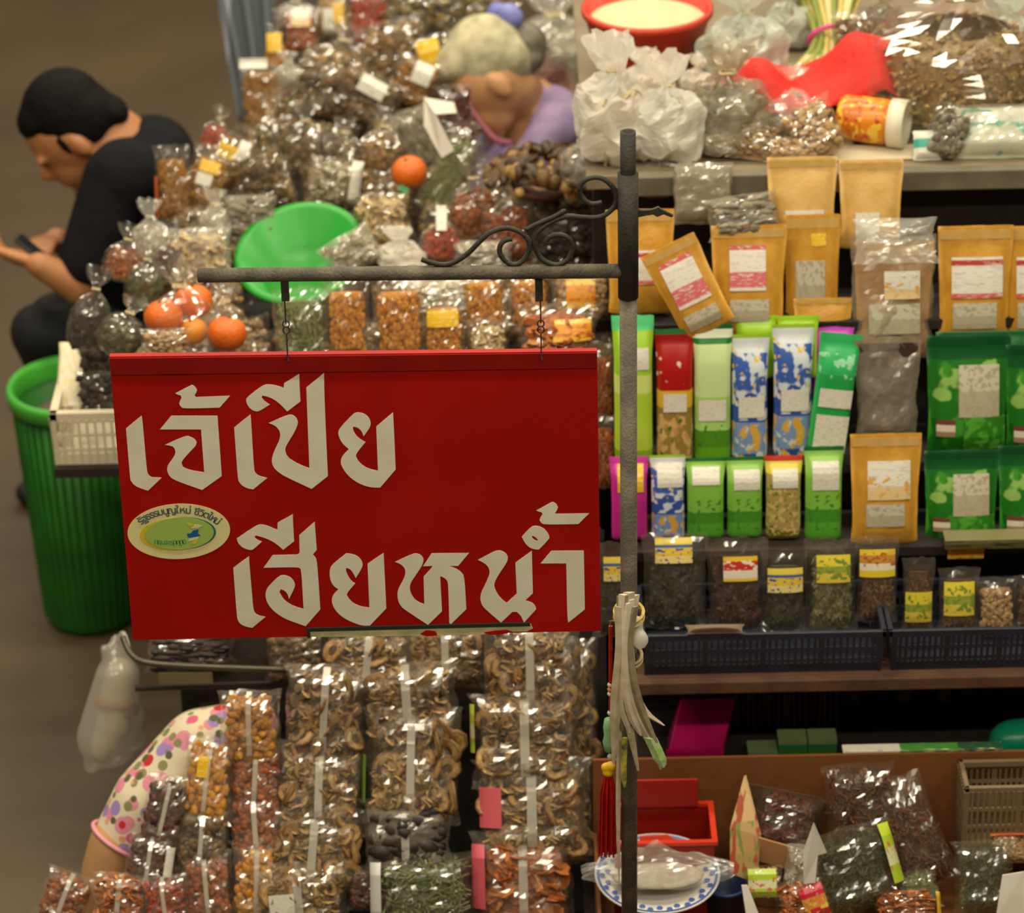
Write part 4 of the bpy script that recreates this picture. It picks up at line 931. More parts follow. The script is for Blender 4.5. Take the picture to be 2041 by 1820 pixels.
md = o.modifiers.new('thick', 'SOLIDIFY'); md.thickness = .003
# stalks tied with a pink band
t = thing('stalk_bundle', 'bundle of yellow-green lemongrass stalks tied with a pink band', 'bundle', atz(1655, 110, ZC))
ms = [mat('stalk_yellow', (200, 176, 96), .6), mat('stalk_green', (128, 140, 60), .6), mat('stalk_pale', (214, 196, 140), .6)]
rnd = random.Random(4)
for i in range(40):
    a = rnd.uniform(-1, 1); b_ = rnd.uniform(-.5, .5)
    MB().tube(catmull([(a * .09, -.10 + b_ * .02, .01), (a * .035, -.02, .04 + .02 * b_), (a * .07, .10, .10 + .03 * b_), (a * .15, .26, .17 + .05 * b_)], 3), [.007] * 5 + [.0055] * 4 + [.002], 5).build('stalk', ms[i % 3], t, True)
MB().tube([Vector((.046 * math.cos(q), -.02 + .004 * math.sin(q * 2), .04 + .03 * math.sin(q))) for q in [i * math.pi / 10 for i in range(21)]], .005, 6).build('band', mat('pink_band', (206, 60, 130), .5), t)
# orange jar lying on its side
t = thing('orange_jar', 'orange printed jar with a white lid lying on its side', 'jar', atz(1745, 285, ZC) + Vector((0, 0, .045)), None, (R(90), 0, R(70)))
MB().lathe([(0, -.07), (.04, -.07), (.044, -.06), (.044, .02), (.036, .03), (0, .03)], 28).build('jar_body', print_mat('print_orange_jar', [(0, (206, 110, 20)), (.5, (220, 130, 30))], spots=[(6, .55, (236, 190, 60), 0, 1), (10, .62, (180, 60, 20), 0, 1)], rough=.3), t, True)
MB().lathe([(.038, .028), (.047, .028), (.047, .058), (.040, .060), (.040, .050), (0, .048)], 28).build('lid', mat('cream_lid', (226, 216, 190), .45), t, True)
t = thing('paper_sheet', 'pale sheet of paper lying under the jar at the counter edge', 'paper', atz(1700, 312, ZC))
MB().box(-.17, .2, -.02, .05, 0, .002).build('sheet', mat('pale_paper', (196, 180, 150), .8), t)

for lab, px, py, w, h, fm, fl_ in (('cloudy pale bag at the top edge between the red tub and the stalks', 1580, 25, 110, 120, FILM_M, 'slices'), ('dim brown bag at the top edge right of the stalks', 1760, 25, 100, 110, FILM_G, 'mushroom2'),
        ('cloudy bag with a faint pink print under the red tub', 1290, 150, 110, 90, FILM_W, 'cream'), ('grey clear bag behind the front edge bags', 1440, 265, 110, 80, FILM_G, 'slices'), ('flattened pale bag between the white bags', 1270, 265, 110, 90, FILM_H, 'slices')):
    sackbag(lab, px, py, w, h, fm, fill=fl_)

# ------------------------------------------------------------------ columns of mushroom bags in front
def slice_mesh():
    if 'slice' in CACHE: return CACHE['slice']
    n = 11; prof = [(0.55, .10), (0.98, .08), (1.0, -.05), (.84, -.12), (.40, -.11), (.28, -.07), (.0, -.07)]
    V, Fc, mi = [], [], []; rnd = random.Random(3)
    for j, (r, y) in enumerate(prof):
        for i in range(n):
            q = 2 * math.pi * i / n; rr = r * (1 + .10 * math.sin(2 * q + 1) + .06 * math.sin(3 * q)); V.append((rr * math.cos(q), y + .16 * math.sin(2 * q) * r, rr * math.sin(q)))
    for j in range(len(prof) - 1):
        for i in range(n):
            Fc.append((j * n + i, j * n + (i + 1) % n, (j + 1) * n + (i + 1) % n, (j + 1) * n + i)); mi.append(0 if j < 3 else (1 if j < 4 else 2))
    me = mesh('mushroom_slice', V, Fc, True)
    for m_ in (mat('mushroom_rind', (106, 76, 42), .6, (140, 104, 60), 3), mat('mushroom_flesh', (186, 150, 94), .6, (146, 110, 62), 2.5), mat('mushroom_gill', (70, 48, 28), .7, (100, 72, 42), 4)): me.materials.append(m_)
    me.polygons.foreach_set('material_index', mi); CACHE['slice'] = me; return me
def mushroom_bag(label, px, py, w, h, n=20, tags=(), fill='driedslices', seam=True, shape='cushion', film=None, roll=0, lean=26, Y=None, tr=.55, group='columns of dried mushroom bags', size=.021, **kw):
    t = pack('mushroom_bag', 'bag', label, px, py, w, h, fill=fill, shape=shape, tags=tags, seam=seam, roll=roll, lean=lean, Y=Y, tr=tr, group=group, film=film or FILM_C, **kw)
    fm = [c for c in t.children if c.name.startswith('film')][0].scale
    rnd = random.Random(px * 7 + py)
    for i in range(int(n * .75)):
        x = rnd.uniform(-.40, .40); z = rnd.uniform(.10, .88); y = -TF[shape](x, z) * .76
        o = link('mushroom_slice', slice_mesh(), None, t); o.location = (x * fm[0] * .95, y * fm[1], z * fm[2]); s_ = size * rnd.uniform(.75, 1.25); o.scale = (s_, s_, s_)
        o.rotation_euler = (rnd.uniform(-.7, .5), rnd.uniform(0, 6.28), rnd.uniform(-.8, .8))
    return t
MBG = mushroom_bag
MBG('clear bag of sliced mushrooms at the head of the middle column, just under the sign', 735, 1325, 190, 150, 16, Y=5.12, roll=6)
MBG('clear bag of sliced mushrooms top right of the middle column, deep under the sign', 890, 1305, 180, 140, 14, Y=5.16)
MBG('clear bag of sliced mushrooms with a white label edge, head of the left mushroom column', 650, 1425, 180, 200, 20, Y=5.04, roll=4)
MBG('second bag of the middle mushroom column, its seam catching the light', 815, 1405, 215, 170, 18, Y=5.06, roll=-3)
MBG('big clear bag with large round mushroom rings in the middle column', 822, 1525, 200, 240, 24, Y=4.99, roll=2, tags=[(-.50, -.46, .2, .6, 'greenbit')], size=.025)
MBG('second bag of sliced mushrooms in the left mushroom column', 640, 1570, 190, 190, 20, Y=4.98, roll=3)
MBG('third bag of sliced mushrooms in the left mushroom column', 628, 1690, 200, 170, 20, Y=4.93, roll=6)
MBG('lowest bag of round mushroom rings in the left mushroom column', 600, 1785, 200, 140, 20, Y=4.88, roll=-4, size=.024, tags=[(-.3, -.05, .3, .6, 'white')])
MBG('bag of sliced mushrooms at the head of the right column, under the sign corner', 1058, 1330, 205, 190, 18, Y=5.08)
MBG('second bag of the right mushroom column with a yellow-green edge', 1048, 1475, 225, 190, 20, Y=5.0, tags=[(-.49, -.45, .4, .9, 'lime')])
MBG('third bag of the right column, dark slices with a pink label on its left side', 1062, 1610, 240, 200, 18, Y=4.95, tags=[(-.44, -.26, .35, .75, 'pinkbit')], fill='driedslices')
MBG('lowest bag of the right column holding orange chips under a pale seam', 1045, 1760, 215, 210, 0, Y=4.88, fill='orangechips', tags=[(-.48, -.36, .3, .9, 'pinkbit')])
MBG('bag of sliced mushrooms tucked behind the right column beside the tassel', 1140, 1400, 110, 260, 14, Y=5.14, seam=False)
MBG('bag of sliced mushrooms hanging low behind the right column beside the tassel', 1135, 1600, 110, 240, 12, Y=5.06, seam=False)
pack('snack_bag', 'bag', 'dull grey bag of dark powder between the mushroom columns', 812, 1672, 190, 165, fill='black', shape='cushion', film=FILM_G, seam=True, Y=4.93, lean=30, tr=.6)
pack('snack_bag', 'bag', 'clear bag of greenish dried herbs at the foot of the middle column', 845, 1775, 220, 150, fill='palegreen', shape='cushion', Y=4.86, lean=30, tr=.55, tags=[(-.48, -.38, .1, .9, 'silver')])
pack('snack_bag', 'bag', 'small bag of dark red fruit under the dull grey bag', 735, 1770, 90, 90, fill='darkred', shape='cushion', Y=4.88, lean=30)
pack('snack_bag', 'bag', 'shadowed bag of dried rings on the dark shelf left of the columns', 590, 1305, 130, 110, fill='mushroom2', shape='cushion', Y=5.2, lean=30)
pack('snack_bag', 'bag', 'shadowed bag of dark mushrooms under the lower left corner of the sign', 380, 1300, 190, 80, fill='black', shape='cushion', Y=5.24, lean=30)

# columns of amber and red snack bags, lower left
LL = [
 ('amber snack bag at the top of the lower left columns beside the floral bundle', 500, 1450, 130, 150, 'amber', 5.03, 0, []),
 ('dark red snack bag under the amber one', 512, 1545, 120, 130, 'brownred', 5.0, 4, []),
 ('red-brown snack bag in the middle of the right-hand amber column', 512, 1645, 125, 150, 'brownred', 4.96, -3, []),
 ('yellow amber snack bag low in the right-hand amber column', 515, 1760, 120, 170, 'amber', 4.9, 2, []),
 ('honey-coloured snack bag with a yellow tag next to the floral bundle', 415, 1555, 110, 170, 'amber', 4.98, 8, [(-.2, .0, .55, .8, 'yellow')]),
 ('brown snack bag with dark streaks below the honey-coloured one', 405, 1670, 115, 140, 'mushroom2', 4.94, 6, []),
 ('shiny orange-brown snack bag at the bottom beside the yellow amber bag', 415, 1770, 110, 150, 'brownred', 4.89, -4, []),
 ('dark fruit bag hanging on the flank of the floral bundle', 330, 1620, 100, 150, 'darkred', 4.96, 14, []),
 ('dark red fruit bag below the flank of the floral bundle', 300, 1715, 105, 120, 'darkred', 4.92, 10, [(.3, .45, .3, .8, 'white')]),
 ('orange snack bag at the bottom edge left of the dark fruit', 240, 1790, 120, 100, 'orangechips', 4.87, 6, []),
 ('red snack bag at the bottom edge under the dark fruit', 330, 1795, 100, 100, 'redfruit', 4.86, -6, []),
 ('small pale bag with a pointed tip at the bottom left corner', 130, 1790, 110, 110, 'brownred', 4.9, 22, []),
]
for lab, px, py, w, h, f, Y_, rl, tg in LL:
    pack('snack_bag', 'bag', lab, px, py, w, h, fill=f, shape='cushion', Y=Y_, lean=26, roll=rl, tr=.6, tags=tg, seam=True, film=FILM_C, group='snack bags in the lower left columns')
# floral bundle
def floral():
    m, nt, N, L, b = newmat('floral_cloth'); tc = N.new('ShaderNodeTexCoord'); col = None
    base = N.new('ShaderNodeRGB'); base.outputs[0].default_value = lin((226, 212, 180)); col = base.outputs[0]
    for sc_, thr, c, off in ((23, .40, (224, 140, 160), 0), (22, .24, (214, 96, 130), 1), (19, .28, (160, 134, 190), 3), (30, .30, (140, 134, 84), 7), (16, .20, (196, 40, 44), 11), (32, .22, (226, 160, 124), 17), (27, .24, (90, 92, 56), 23)):
        mp = N.new('ShaderNodeMapping'); mp.inputs['Location'].default_value = (off, off * .7, off * .3); L.new(tc.outputs['Object'], mp.inputs[0])
        v = N.new('ShaderNodeTexVoronoi'); v.inputs['Scale'].default_value = sc_; L.new(mp.outputs[0], v.inputs['Vector'])
        lt = N.new('ShaderNodeMath'); lt.operation = 'LESS_THAN'; lt.inputs[1].default_value = thr; L.new(v.outputs['Distance'], lt.inputs[0])
        mx = N.new('ShaderNodeMixRGB'); L.new(lt.outputs[0], mx.inputs[0]); L.new(col, mx.inputs[1]); mx.inputs[2].default_value = lin(c); col = mx.outputs[0]
    L.new(col, b.inputs['Base Color']); b.inputs['Roughness'].default_value = .7
    return m
P0 = at(400, 1560, 5.10)
t = thing('floral_bundle', 'arched bundle wrapped in floral cloth behind the lower left snack bags', 'cloth bundle', Vector((P0.x, P0.y, P0.z - .22)))
def rel(px, py, Y): return at(px, py, Y) - t.location
blob('floral_cover', [('c', rel(500, 1450, 5.12), rel(400, 1490, 5.10), .055, .075), ('c', rel(400, 1490, 5.10), rel(300, 1600, 5.06), .075, .075), ('c', rel(300, 1600, 5.06), rel(250, 1670, 5.04), .075, .062), ('c', rel(430, 1540, 5.14), rel(330, 1660, 5.1), .08, .08)], .010, floral(), t, 10)
blob('tan_lining', [('c', rel(236, 1680, 5.03), rel(215, 1740, 5.02), .056, .052), ('c', rel(215, 1740, 5.02), rel(215, 1830, 5.0), .052, .05)], .010, mat('tan_lining', (196, 148, 100), .6), t, 8)
q0 = rel(243, 1675, 5.035); dirv = (rel(215, 1740, 5.02) - rel(300, 1600, 5.06)).normalized(); e1 = dirv.cross(Vector((0, 1, 0))).normalized(); e2 = dirv.cross(e1)
MB().tube([q0 + (e1 * math.cos(a) + e2 * math.sin(a)) * .0615 for a in [i * math.pi / 12 for i in range(25)]], .0045, 6).build('pink_piping', mat('pink_piping', (226, 150, 160), .6), t, True)
# white bag hanging at the left of the stall
t = thing('hanging_bag', 'long cloudy white plastic bag hanging at the lower left of the stall', 'plastic bag', at(215, 1530, 5.38))
def rel(px, py, Y): return at(px, py, Y) - t.location
blob('bag_body', [('c', rel(232, 1275, 5.42), rel(235, 1350, 5.4), .012, .045), ('c', rel(235, 1350, 5.4), rel(215, 1470, 5.38), .045, .062), ('c', rel(215, 1470, 5.38), rel(182, 1525, 5.37), .055, .018), ('c', rel(240, 1430, 5.4), rel(262, 1470, 5.4), .05, .03), ('c', rel(205, 1290, 5.40), rel(225, 1330, 5.40), .008, .02)], .008, FILM_V, t, 2)
blob('amber_contents', [('e', rel(228, 1398, 5.39), (.045, .03, .012)), ('e', rel(250, 1415, 5.40), (.03, .03, .014))], .008, FMAT['amberpaste'], t, 4)
blob('pale_contents', [('c', rel(225, 1440, 5.40), rel(200, 1500, 5.38), .035, .022), ('c', rel(240, 1340, 5.41), rel(228, 1440, 5.40), .03, .038)], .008, mat('pale_goods', (196, 182, 150), .7), t, 4)
MB().tube(catmull([rel(232, 1275, 5.42), rel(246, 1262, 5.3), rel(258, 1298, 5.175)], 4), .004, 6).build('handle', FILM_W, t)
# wire rail along the dark shelf
t = thing('wire_rail', 'dark wire rail with a pale tag under the lower left corner of the sign', 'rail', at(400, 1340, 5.17))
def rel(px, py, Y): return at(px, py, Y) - t.location
MB().tube(catmull([rel(245, 1270, 5.2), rel(262, 1305, 5.17), rel(300, 1322, 5.15), rel(420, 1330, 5.15), rel(570, 1335, 5.15)], 5), .006, 8).build('rail', mat('rail_grey', (86, 82, 66), .4, metal=.5), t, True)
MB().tube([rel(270, 1372, 5.17), rel(570, 1362, 5.17)], .006, 8).build('rail', m_dark, t)
mb = MB().box(-.05, .05, -.001, .001, -.012, .012); mb.xf(Matrix.Translation(rel(370, 1352, 5.145))); mb.build('pale_tag', mat('dim_tag', (110, 104, 72), .6), t)

# ------------------------------------------------------------------ carton with goods, bottom right
m_card = mat('cardboard', (134, 80, 36), .75, (116, 66, 28), 6, .1, 40)
def Z(px, py, Y): return at(px, py, Y).z
yb = 4.955; zt = Z(1600, 1507, yb); zb = zt - .26; xl = Xat(1182, 1560, yb); xr = 1.25
t = thing('large_carton', 'wide open brown carton holding packets and the plate at the bottom right', 'carton', ((xl + xr) / 2, 4.79, zb))
part('back_wall', m_card, t, [(xl, xr, yb, yb + .006, zb, zt)]); part('front_wall', m_card, t, [(xl, xr, 4.64, 4.646, zb, zb + .07)])
part('side_wall', m_card, t, [(xl, xl + .006, 4.646, yb, zb, zb + .10)]); part('side_wall', m_card, t, [(xr - .006, xr, 4.646, yb, zb, zt)])
part('carton_bottom', m_card, t, [(xl, xr, 4.646, yb, zb - .006, zb)])
tb = thing('low_bench', 'low dark bench carrying the wide carton', 'bench', ((xl + xr) / 2, 4.8, 0))
part('bench_top', m_dark, tb, [(xl - .02, xr, 4.64, 4.97, zb - .03, zb - .006)])
for x in (xl + .02, xr - .03):
    for y in (4.66, 4.94): part('leg', m_dark, tb, [(x - .015, x + .015, y - .015, y + .015, 0, zb - .03)])
# smaller carton inside
m_card2 = mat('printed_flap', (186, 142, 92), .7, (170, 110, 70), 5)
t = thing('small_carton', 'small open carton with a printed flap standing in the wide carton', 'carton', Vector((Xat(1600, 1650, 4.88), 4.88, zb)))
xa, xb = Xat(1470, 1640, 4.82) , Xat(1640, 1640, 4.88)
zc0 = Z(1500, 1700, 4.82); zc1 = Z(1500, 1600, 4.90)
mb = MB(); A = [at(1483, 1547, 4.90), at(1513, 1665, 4.84), at(1505, 1760, 4.80), at(1455, 1740, 4.80), at(1455, 1650, 4.84)]
mb.add([a - t.location for a in A] + [a - t.location + Vector((.004, .004, 0)) for a in A], [(0, 4, 3, 2, 1), (5, 6, 7, 8, 9)] + [(i, i + 5, (i + 1) % 5 + 5, (i + 1) % 5)[::-1] for i in range(5)])
mb.build('printed_flap', print_mat('print_carton_flap', [(0, (176, 150, 90)), (.3, (190, 150, 100)), (.6, (206, 170, 120))], spots=[(4, .55, (170, 80, 50), 0, 1), (5, .6, (130, 140, 70), 0, .6)]), t)
def quadwall(name, a, b_, drop, m):
    a, b_ = a - t.location, b_ - t.location; n_ = Vector((b_.y - a.y, a.x - b_.x, 0)).normalized() * .004; d = Vector((0, 0, -drop))
    V = [a, b_, b_ + d, a + d]; V += [v + n_ for v in V]
    return MB().add(V, [(0, 1, 2, 3), (7, 6, 5, 4), (0, 4, 5, 1), (1, 5, 6, 2), (2, 6, 7, 3), (3, 7, 4, 0)]).build(name, m, t)
quadwall('front_wall', at(1513, 1668, 4.84), at(1625, 1700, 4.82), .05, m_card2)
quadwall('back_wall', at(1490, 1560, 4.92), at(1640, 1590, 4.93), .10, mat('carton_inside', (92, 64, 36), .8))
def CB(label, px, py, w, h, fill, Y, lean=30, roll=0, tags=(), tr=.6, film=None, shape='cushion', name='snack_bag', **kw):
    return pack(name, 'bag', label, px, py, w, h, fill=fill, shape=shape, Y=Y, lean=lean, roll=roll, tags=tags, tr=tr, film=film, zone='R', group='bags in the carton', **kw)
CB('dark bag of dried chilli inside the small carton', 1565, 1640, 140, 120, 'chili', 4.885, lean=40, roll=15)
CB('clear bag of brown dried strips rising above the small carton', 1715, 1600, 150, 160, 'strips', 4.90, roll=-4, lean=20)
CB('crumpled clear bag of brown strips leaning right in the carton', 1815, 1660, 130, 230, 'strips', 4.87, roll=-22, lean=25)
CB('large clear bag of dark green dried herbs in the carton', 1700, 1735, 190, 170, 'herb', 4.80, roll=-14, lean=32, tags=[(.36, .48, .25, .95, 'lime')])
CB('small clear bag of dried herbs with a white card', 1830, 1775, 90, 80, 'palegreen', 4.775, roll=-10)
CB('clear bag of orange chips at the bottom of the carton, left one', 1600, 1800, 120, 80, 'orangechips', 4.75, lean=45)
CB('clear bag of orange chips at the bottom of the carton, right one', 1805, 1810, 140, 70, 'orangechips', 4.745, lean=45, tags=[(.42, .5, .0, .9, 'yellow')])
CB('glinting clear bag of dark twigs at the bottom right corner', 1960, 1750, 130, 150, 'herb', 4.79, lean=30)
CB('small shiny pouch with a red top edge at the right picture edge', 2010, 1690, 90, 60, 'nuts', 4.85, lean=45, tags=[(-.4, .45, .82, .96, 'redpink')])
CB('clear wrapper crumpled between the small carton and the herbs', 1600, 1740, 80, 110, 'slices', 4.795, film=FILM_H, roll=10)
CB('clear packet with a lime label at the foot of the small carton', 1522, 1760, 80, 70, 'nuts', 4.775, lean=35, tags=[(-.4, .3, .1, .9, 'lime')])
CB('packet with a crimson label over the orange chips', 1622, 1795, 60, 80, 'orangechips', 4.735, lean=30, roll=-18, tags=[(-.4, .4, .1, .9, 'redpink')])
def card(name, label, cat, quad, Y, m, th=.002):
    c_ = at(sum(p[0] for p in quad) / len(quad), sum(p[1] for p in quad) / len(quad), Y); t_ = thing(name, label, cat, c_)
    A_ = [at(px, py, Y + dy) - c_ for px, py, dy in quad]; n_ = len(A_); off = Vector((0, th, 0))
    MB().add(A_ + [a + off for a in A_], [tuple(reversed(range(n_))), tuple(range(n_, 2 * n_))] + [(i, (i + 1) % n_, (i + 1) % n_ + n_, i + n_) for i in range(n_)]).build('sheet', m, t_); return t_
m_wcard = mat('white_card', (220, 212, 200), .6, (206, 196, 182), 9)
card('white_card', 'pointed white paper tag standing left of the dried herbs', 'paper tag', [(1622, 1640, .01), (1648, 1700, 0), (1630, 1705, 0), (1625, 1760, -.02), (1602, 1762, -.02), (1600, 1700, 0)], 4.755, m_wcard)
card('white_card', 'blank white card leaning at the bottom right corner', 'paper tag', [(1998, 1745, .01), (2041, 1738, .01), (2060, 1830, -.02), (1985, 1830, -.02)], 4.70, m_wcard)
card('white_card', 'white paper slip at the foot of the small carton flap', 'paper tag', [(1478, 1765, .01), (1490, 1765, .01), (1515, 1830, -.02), (1488, 1830, -.02)], 4.72, m_wcard)
for lab, px, py, wd, c_ in (('white and blue packet lying on the carton rim', 1735, 1512, 115, (206, 200, 186)), ('green and white packet lying on the carton rim', 1850, 1508, 120, (70, 130, 50)), ('flat dark green packet on the carton rim at the right', 1950, 1505, 90, (40, 80, 50))):
    q = at(px, py, yb + .02); s_ = scale_at(q); t = thing('flat_packet', lab, 'packet', Vector((q.x, yb + .015, zt)), 'packets on the carton rim')
    MB().box(-wd / s_ / 2, wd / s_ / 2, -.012, .012, .0, .006).build('packet_body', print_mat('print_rim_%d' % px, [(0, c_)], spots=[(5, .56, (216, 210, 150), 0, 1), (7, .62, (110, 120, 160), 0, 1)]), t, bevel=.002)
# white lattice basket standing in the carton
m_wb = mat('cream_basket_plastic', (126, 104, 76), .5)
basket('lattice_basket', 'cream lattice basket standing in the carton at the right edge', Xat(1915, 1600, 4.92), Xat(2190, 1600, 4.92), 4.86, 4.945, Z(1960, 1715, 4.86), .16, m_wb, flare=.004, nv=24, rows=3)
# red tray, plate and cover
t = thing('red_tray', 'red plastic box with an orange rim behind the plate', 'tray', Vector((Xat(1320, 1690, 4.88), 4.86, zb)))
xq = (Xat(1420, 1690, 4.86) - Xat(1225, 1690, 4.86)) / 2; hh_ = Z(1320, 1680, 4.80) - zb
m_rp = mat('red_plastic', (158, 30, 18), .4); m_or = mat('orange_plastic', (206, 54, 22), .4)
mb = MB().box(-xq, xq, -.06, -.057, 0, hh_).box(-xq, xq, .057, .06, 0, hh_).box(-xq, -xq + .003, -.057, .057, 0, hh_).box(xq - .003, xq, -.057, .057, 0, hh_).box(-xq, xq, -.057, .057, 0, .003)
mb.build('tray_body', m_rp, t)
mb = MB().box(-xq - .006, xq + .006, -.066, -.056, hh_ - .004, hh_ + .003).box(-xq - .006, xq + .006, .056, .066, hh_ - .004, hh_ + .003).box(-xq - .006, -xq + .004, -.056, .056, hh_ - .004, hh_ + .003).box(xq - .004, xq + .006, -.056, .056, hh_ - .004, hh_ + .003)
mb.build('tray_rim', m_or, t)
MB().box(-xq * .7, xq * .75, .05, .056, hh_, hh_ + .06).build('upright_lid', m_rp, t, bevel=.002)
pc = at(1310, 1752, 4.77); s_ = scale_at(pc); rp = 125 / s_
t = thing('plate', 'white plate with a blue pattern round its rim', 'plate', Vector((pc.x, pc.y, pc.z - .01)), None, (R(4), 0, 0))
MB().lathe([(0, 0), (rp * .55, 0), (rp * .62, .004), (rp, .022), (rp, .025), (rp * .62, .008), (0, .006)], 48).build('plate_body', print_mat('print_plate', [(0, (214, 210, 200))], rough=.25), t, True)
mb = MB()
for i in range(36):
    a = 2 * math.pi * i / 36; rr = rp * (.80 if i % 2 else .88); mb.lathe([(.0, .001), (.006, .0005)], 6, (0, 0, 0))
    k = len(mb.V) - 12
    for j in range(k, len(mb.V)): mb.V[j] += Vector((rr * math.cos(a), rr * math.sin(a), .0215 if i % 2 == 0 else .018))
o = mb.build('blue_pattern', mat('plate_blue', (60, 90, 160), .3), t); o['kind'] = 'stuff'
MB().lathe([(rp * .925, .0235), (rp * .965, .0252)], 48).build('blue_line', mat('plate_blue2', (70, 100, 170), .3), t, True)
t = thing('red_wedge', 'folded red and orange paper standing behind the plate', 'paper', at(1360, 1700, 4.82))
mb = MB(); A = [at(1275, 1668, 4.84), at(1330, 1665, 4.84), at(1390, 1700, 4.82), at(1275, 1712, 4.82)]
mb.add([a - t.location for a in A] + [a - t.location + Vector((0, .003, 0)) for a in A], [(3, 2, 1, 0), (4, 5, 6, 7)] + [(i, (i + 1) % 4, (i + 1) % 4 + 4, i + 4) for i in range(4)]); mb.build('sheet', m_or, t)
t = thing('clear_wrapper', 'crumpled clear wrapper with a knob-like knot lying on the plate', 'wrapper', pc + Vector((0, 0, .02)))
bm_w = MB(); n_ = 22
for j_ in range(n_ + 1):
    for i_ in range(n_ + 1):
        u, v_ = -1 + 2 * i_ / n_, -1 + 2 * j_ / n_; w_ = (1 - .75 * abs(u) ** 1.5)
        nn = noise.noise_vector(Vector((u * 3.1, v_ * 3.3, 2))); zz = .035 * max(0, 1 - u * u) * max(0, 1 - v_ * v_) ** .6 + .012 * nn.z + .02 * max(0, 1 - ((u + .02) / .14) ** 2) * max(0, 1 - (v_ - .5) ** 2 / .2)
        bm_w.V.append(Vector((u * .135, v_ * .055 * w_ - .02, zz + .01)) + Vector((.006 * nn.x, .006 * nn.y, 0)))
for j_ in range(n_):
    for i_ in range(n_): a_ = j_ * (n_ + 1) + i_; bm_w.F.append((a_, a_ + 1, a_ + n_ + 2, a_ + n_ + 1))
bm_w.build('wrapper_film', FILM_H, t)
MB().lathe([(0, .006), (.05, .005), (.058, .003), (.058, 0), (0, 0)], 20, (0, -.02, 0), 1.4, .7).build('printed_filling', mat('pale_print', (200, 190, 168), .6, (176, 160, 140), 60), t, True)
t = thing('blue_tub', 'dark blue plastic tub edge between the plate and the small carton', 'tub', at(1445, 1790, 4.82))
MB().lathe([(0, -.06), (.035, -.06), (.042, .03), (.045, .03), (.045, .036), (.039, .036), (.034, -.05), (0, -.05)], 24).build('tub_body', mat('blue_plastic', (24, 50, 96), .4), t, True)

# ------------------------------------------------------------------ heap of bags behind and beside the sign
HG = 'bags heaped on the left table'
def HB(label, px, py, w, h, fill, shape='tied', lean=15, roll=0, tags=(), film=None, Y=None, dY=0, name='snack_bag', tr=.5, **kw):
    if Y is None: Y = lerp_table(YL, py) + dY
    return pack(name, 'bag', label, px, py, w, h, fill=fill, shape=shape, Y=Y, lean=lean, roll=roll, tags=tags, film=film, tr=tr, group=HG, **kw)
# under-layer: look-alike bags that only peep out between the others
rnd = random.Random(21)
LEFT = [(0, 560), (120, 530), (200, 490), (300, 400), (400, 320), (500, 270), (600, 200), (700, 190)]
for j, py in enumerate(range(40, 690, 78)):
    for px in range(int(lerp_table(LEFT, py)) + 60 + (j % 2) * 50, 900 if py < 330 else 1200, 118):
        Yb = lerp_table(YL, py) + .10
        if (450 < px < 760 and 380 < py < 640) or (py > 560 and px < 330): continue
        pack('dried_goods_bag', 'bag', 'clear bag of brown dried goods mostly buried under other bags, corner showing', px, py + 34, 125, 130, fill=rnd.choice(['mushroom', 'mushroom2', 'mushroom', 'olive']), shape='cushion', Y=Yb, lean=40, roll=rnd.uniform(-25, 25), group='buried bags in the heap', tr=.7)
m2, m1 = 'mushroom2', 'mushroom'
HB('yellow-topped bag at the upper end of the heap by the grey cloth', 548, 92, 50, 90, 'amber', tags=[(-.3, .3, .4, .8, 'yellow')])
HB('clear bag of pale bits at the very top of the heap', 590, 18, 90, 70, 'slices', film=FILM_H)
HB('orange snack bag with a pale label near the top of the heap', 600, 60, 80, 90, 'brownred', shape='pillow', tags=[(-.25, .25, .6, .95, 'orangepic')])
HB('clear bag with a white and yellow label at the top of the heap', 665, 25, 70, 100, 'nuts', shape='pillow', tags=[(-.3, .0, .1, .6, 'white'), (0, .3, .3, .7, 'yellow')])
HB('dark red fruit bag at the top of the heap', 735, 30, 90, 110, 'redfruit', shape='cushion')
HB('shiny olive bag at the top of the heap left of the old woman', 815, 30, 120, 110, 'olive', shape='cushion', roll=20)
HB('second shiny olive bag behind the head of the old woman', 905, 25, 130, 90, 'olive', shape='cushion', roll=-12)
HB('olive bag right behind the hair of the old woman', 990, 25, 120, 80, 'olive', shape='cushion', roll=8)
HB('amber block bag under a white paper at the left edge of the heap', 518, 185, 85, 135, 'amberpaste', shape='brick', tags=[(-.45, .2, .86, 1.0, 'white')])
HB('tall knotted bag of olive leaves at the left edge of the heap', 538, 260, 75, 150, 'olive')
HB('hazy white bag between the amber block and the big mushroom bag', 575, 140, 70, 70, 'slices', film=FILM_H)
HB('big bag of curly brown mushrooms high in the heap', 680, 110, 140, 130, m1, roll=15)
HB('big bag of pale brown mushrooms beside the old woman', 790, 100, 150, 120, m1, shape='cushion', roll=-14)
HB('bag of dark mushrooms in the middle of the heap, left one', 640, 180, 120, 110, m2, shape='cushion', roll=10)
HB('bag of mushrooms with a glinting white fold, middle of the heap', 730, 195, 140, 110, m2, shape='cushion', roll=30, tags=[(-.2, .2, .6, .9, 'white')])
HB('amber bag with a small white card near the woman', 825, 165, 110, 100, 'amberpaste', shape='cushion', roll=25, tags=[(-.1, .25, .55, .95, 'white')])
HB('brown bag with a bright yellow ticket touching the hair of the woman', 872, 125, 90, 110, m2, shape='cushion', roll=-15, tags=[(-.35, .15, .45, .95, 'yellow')])
HB('knotted bag of round mushrooms left of the round grey one', 610, 275, 100, 150, m2)
HB('small knotted bag of mushrooms between two bigger ones', 690, 290, 85, 110, m2)
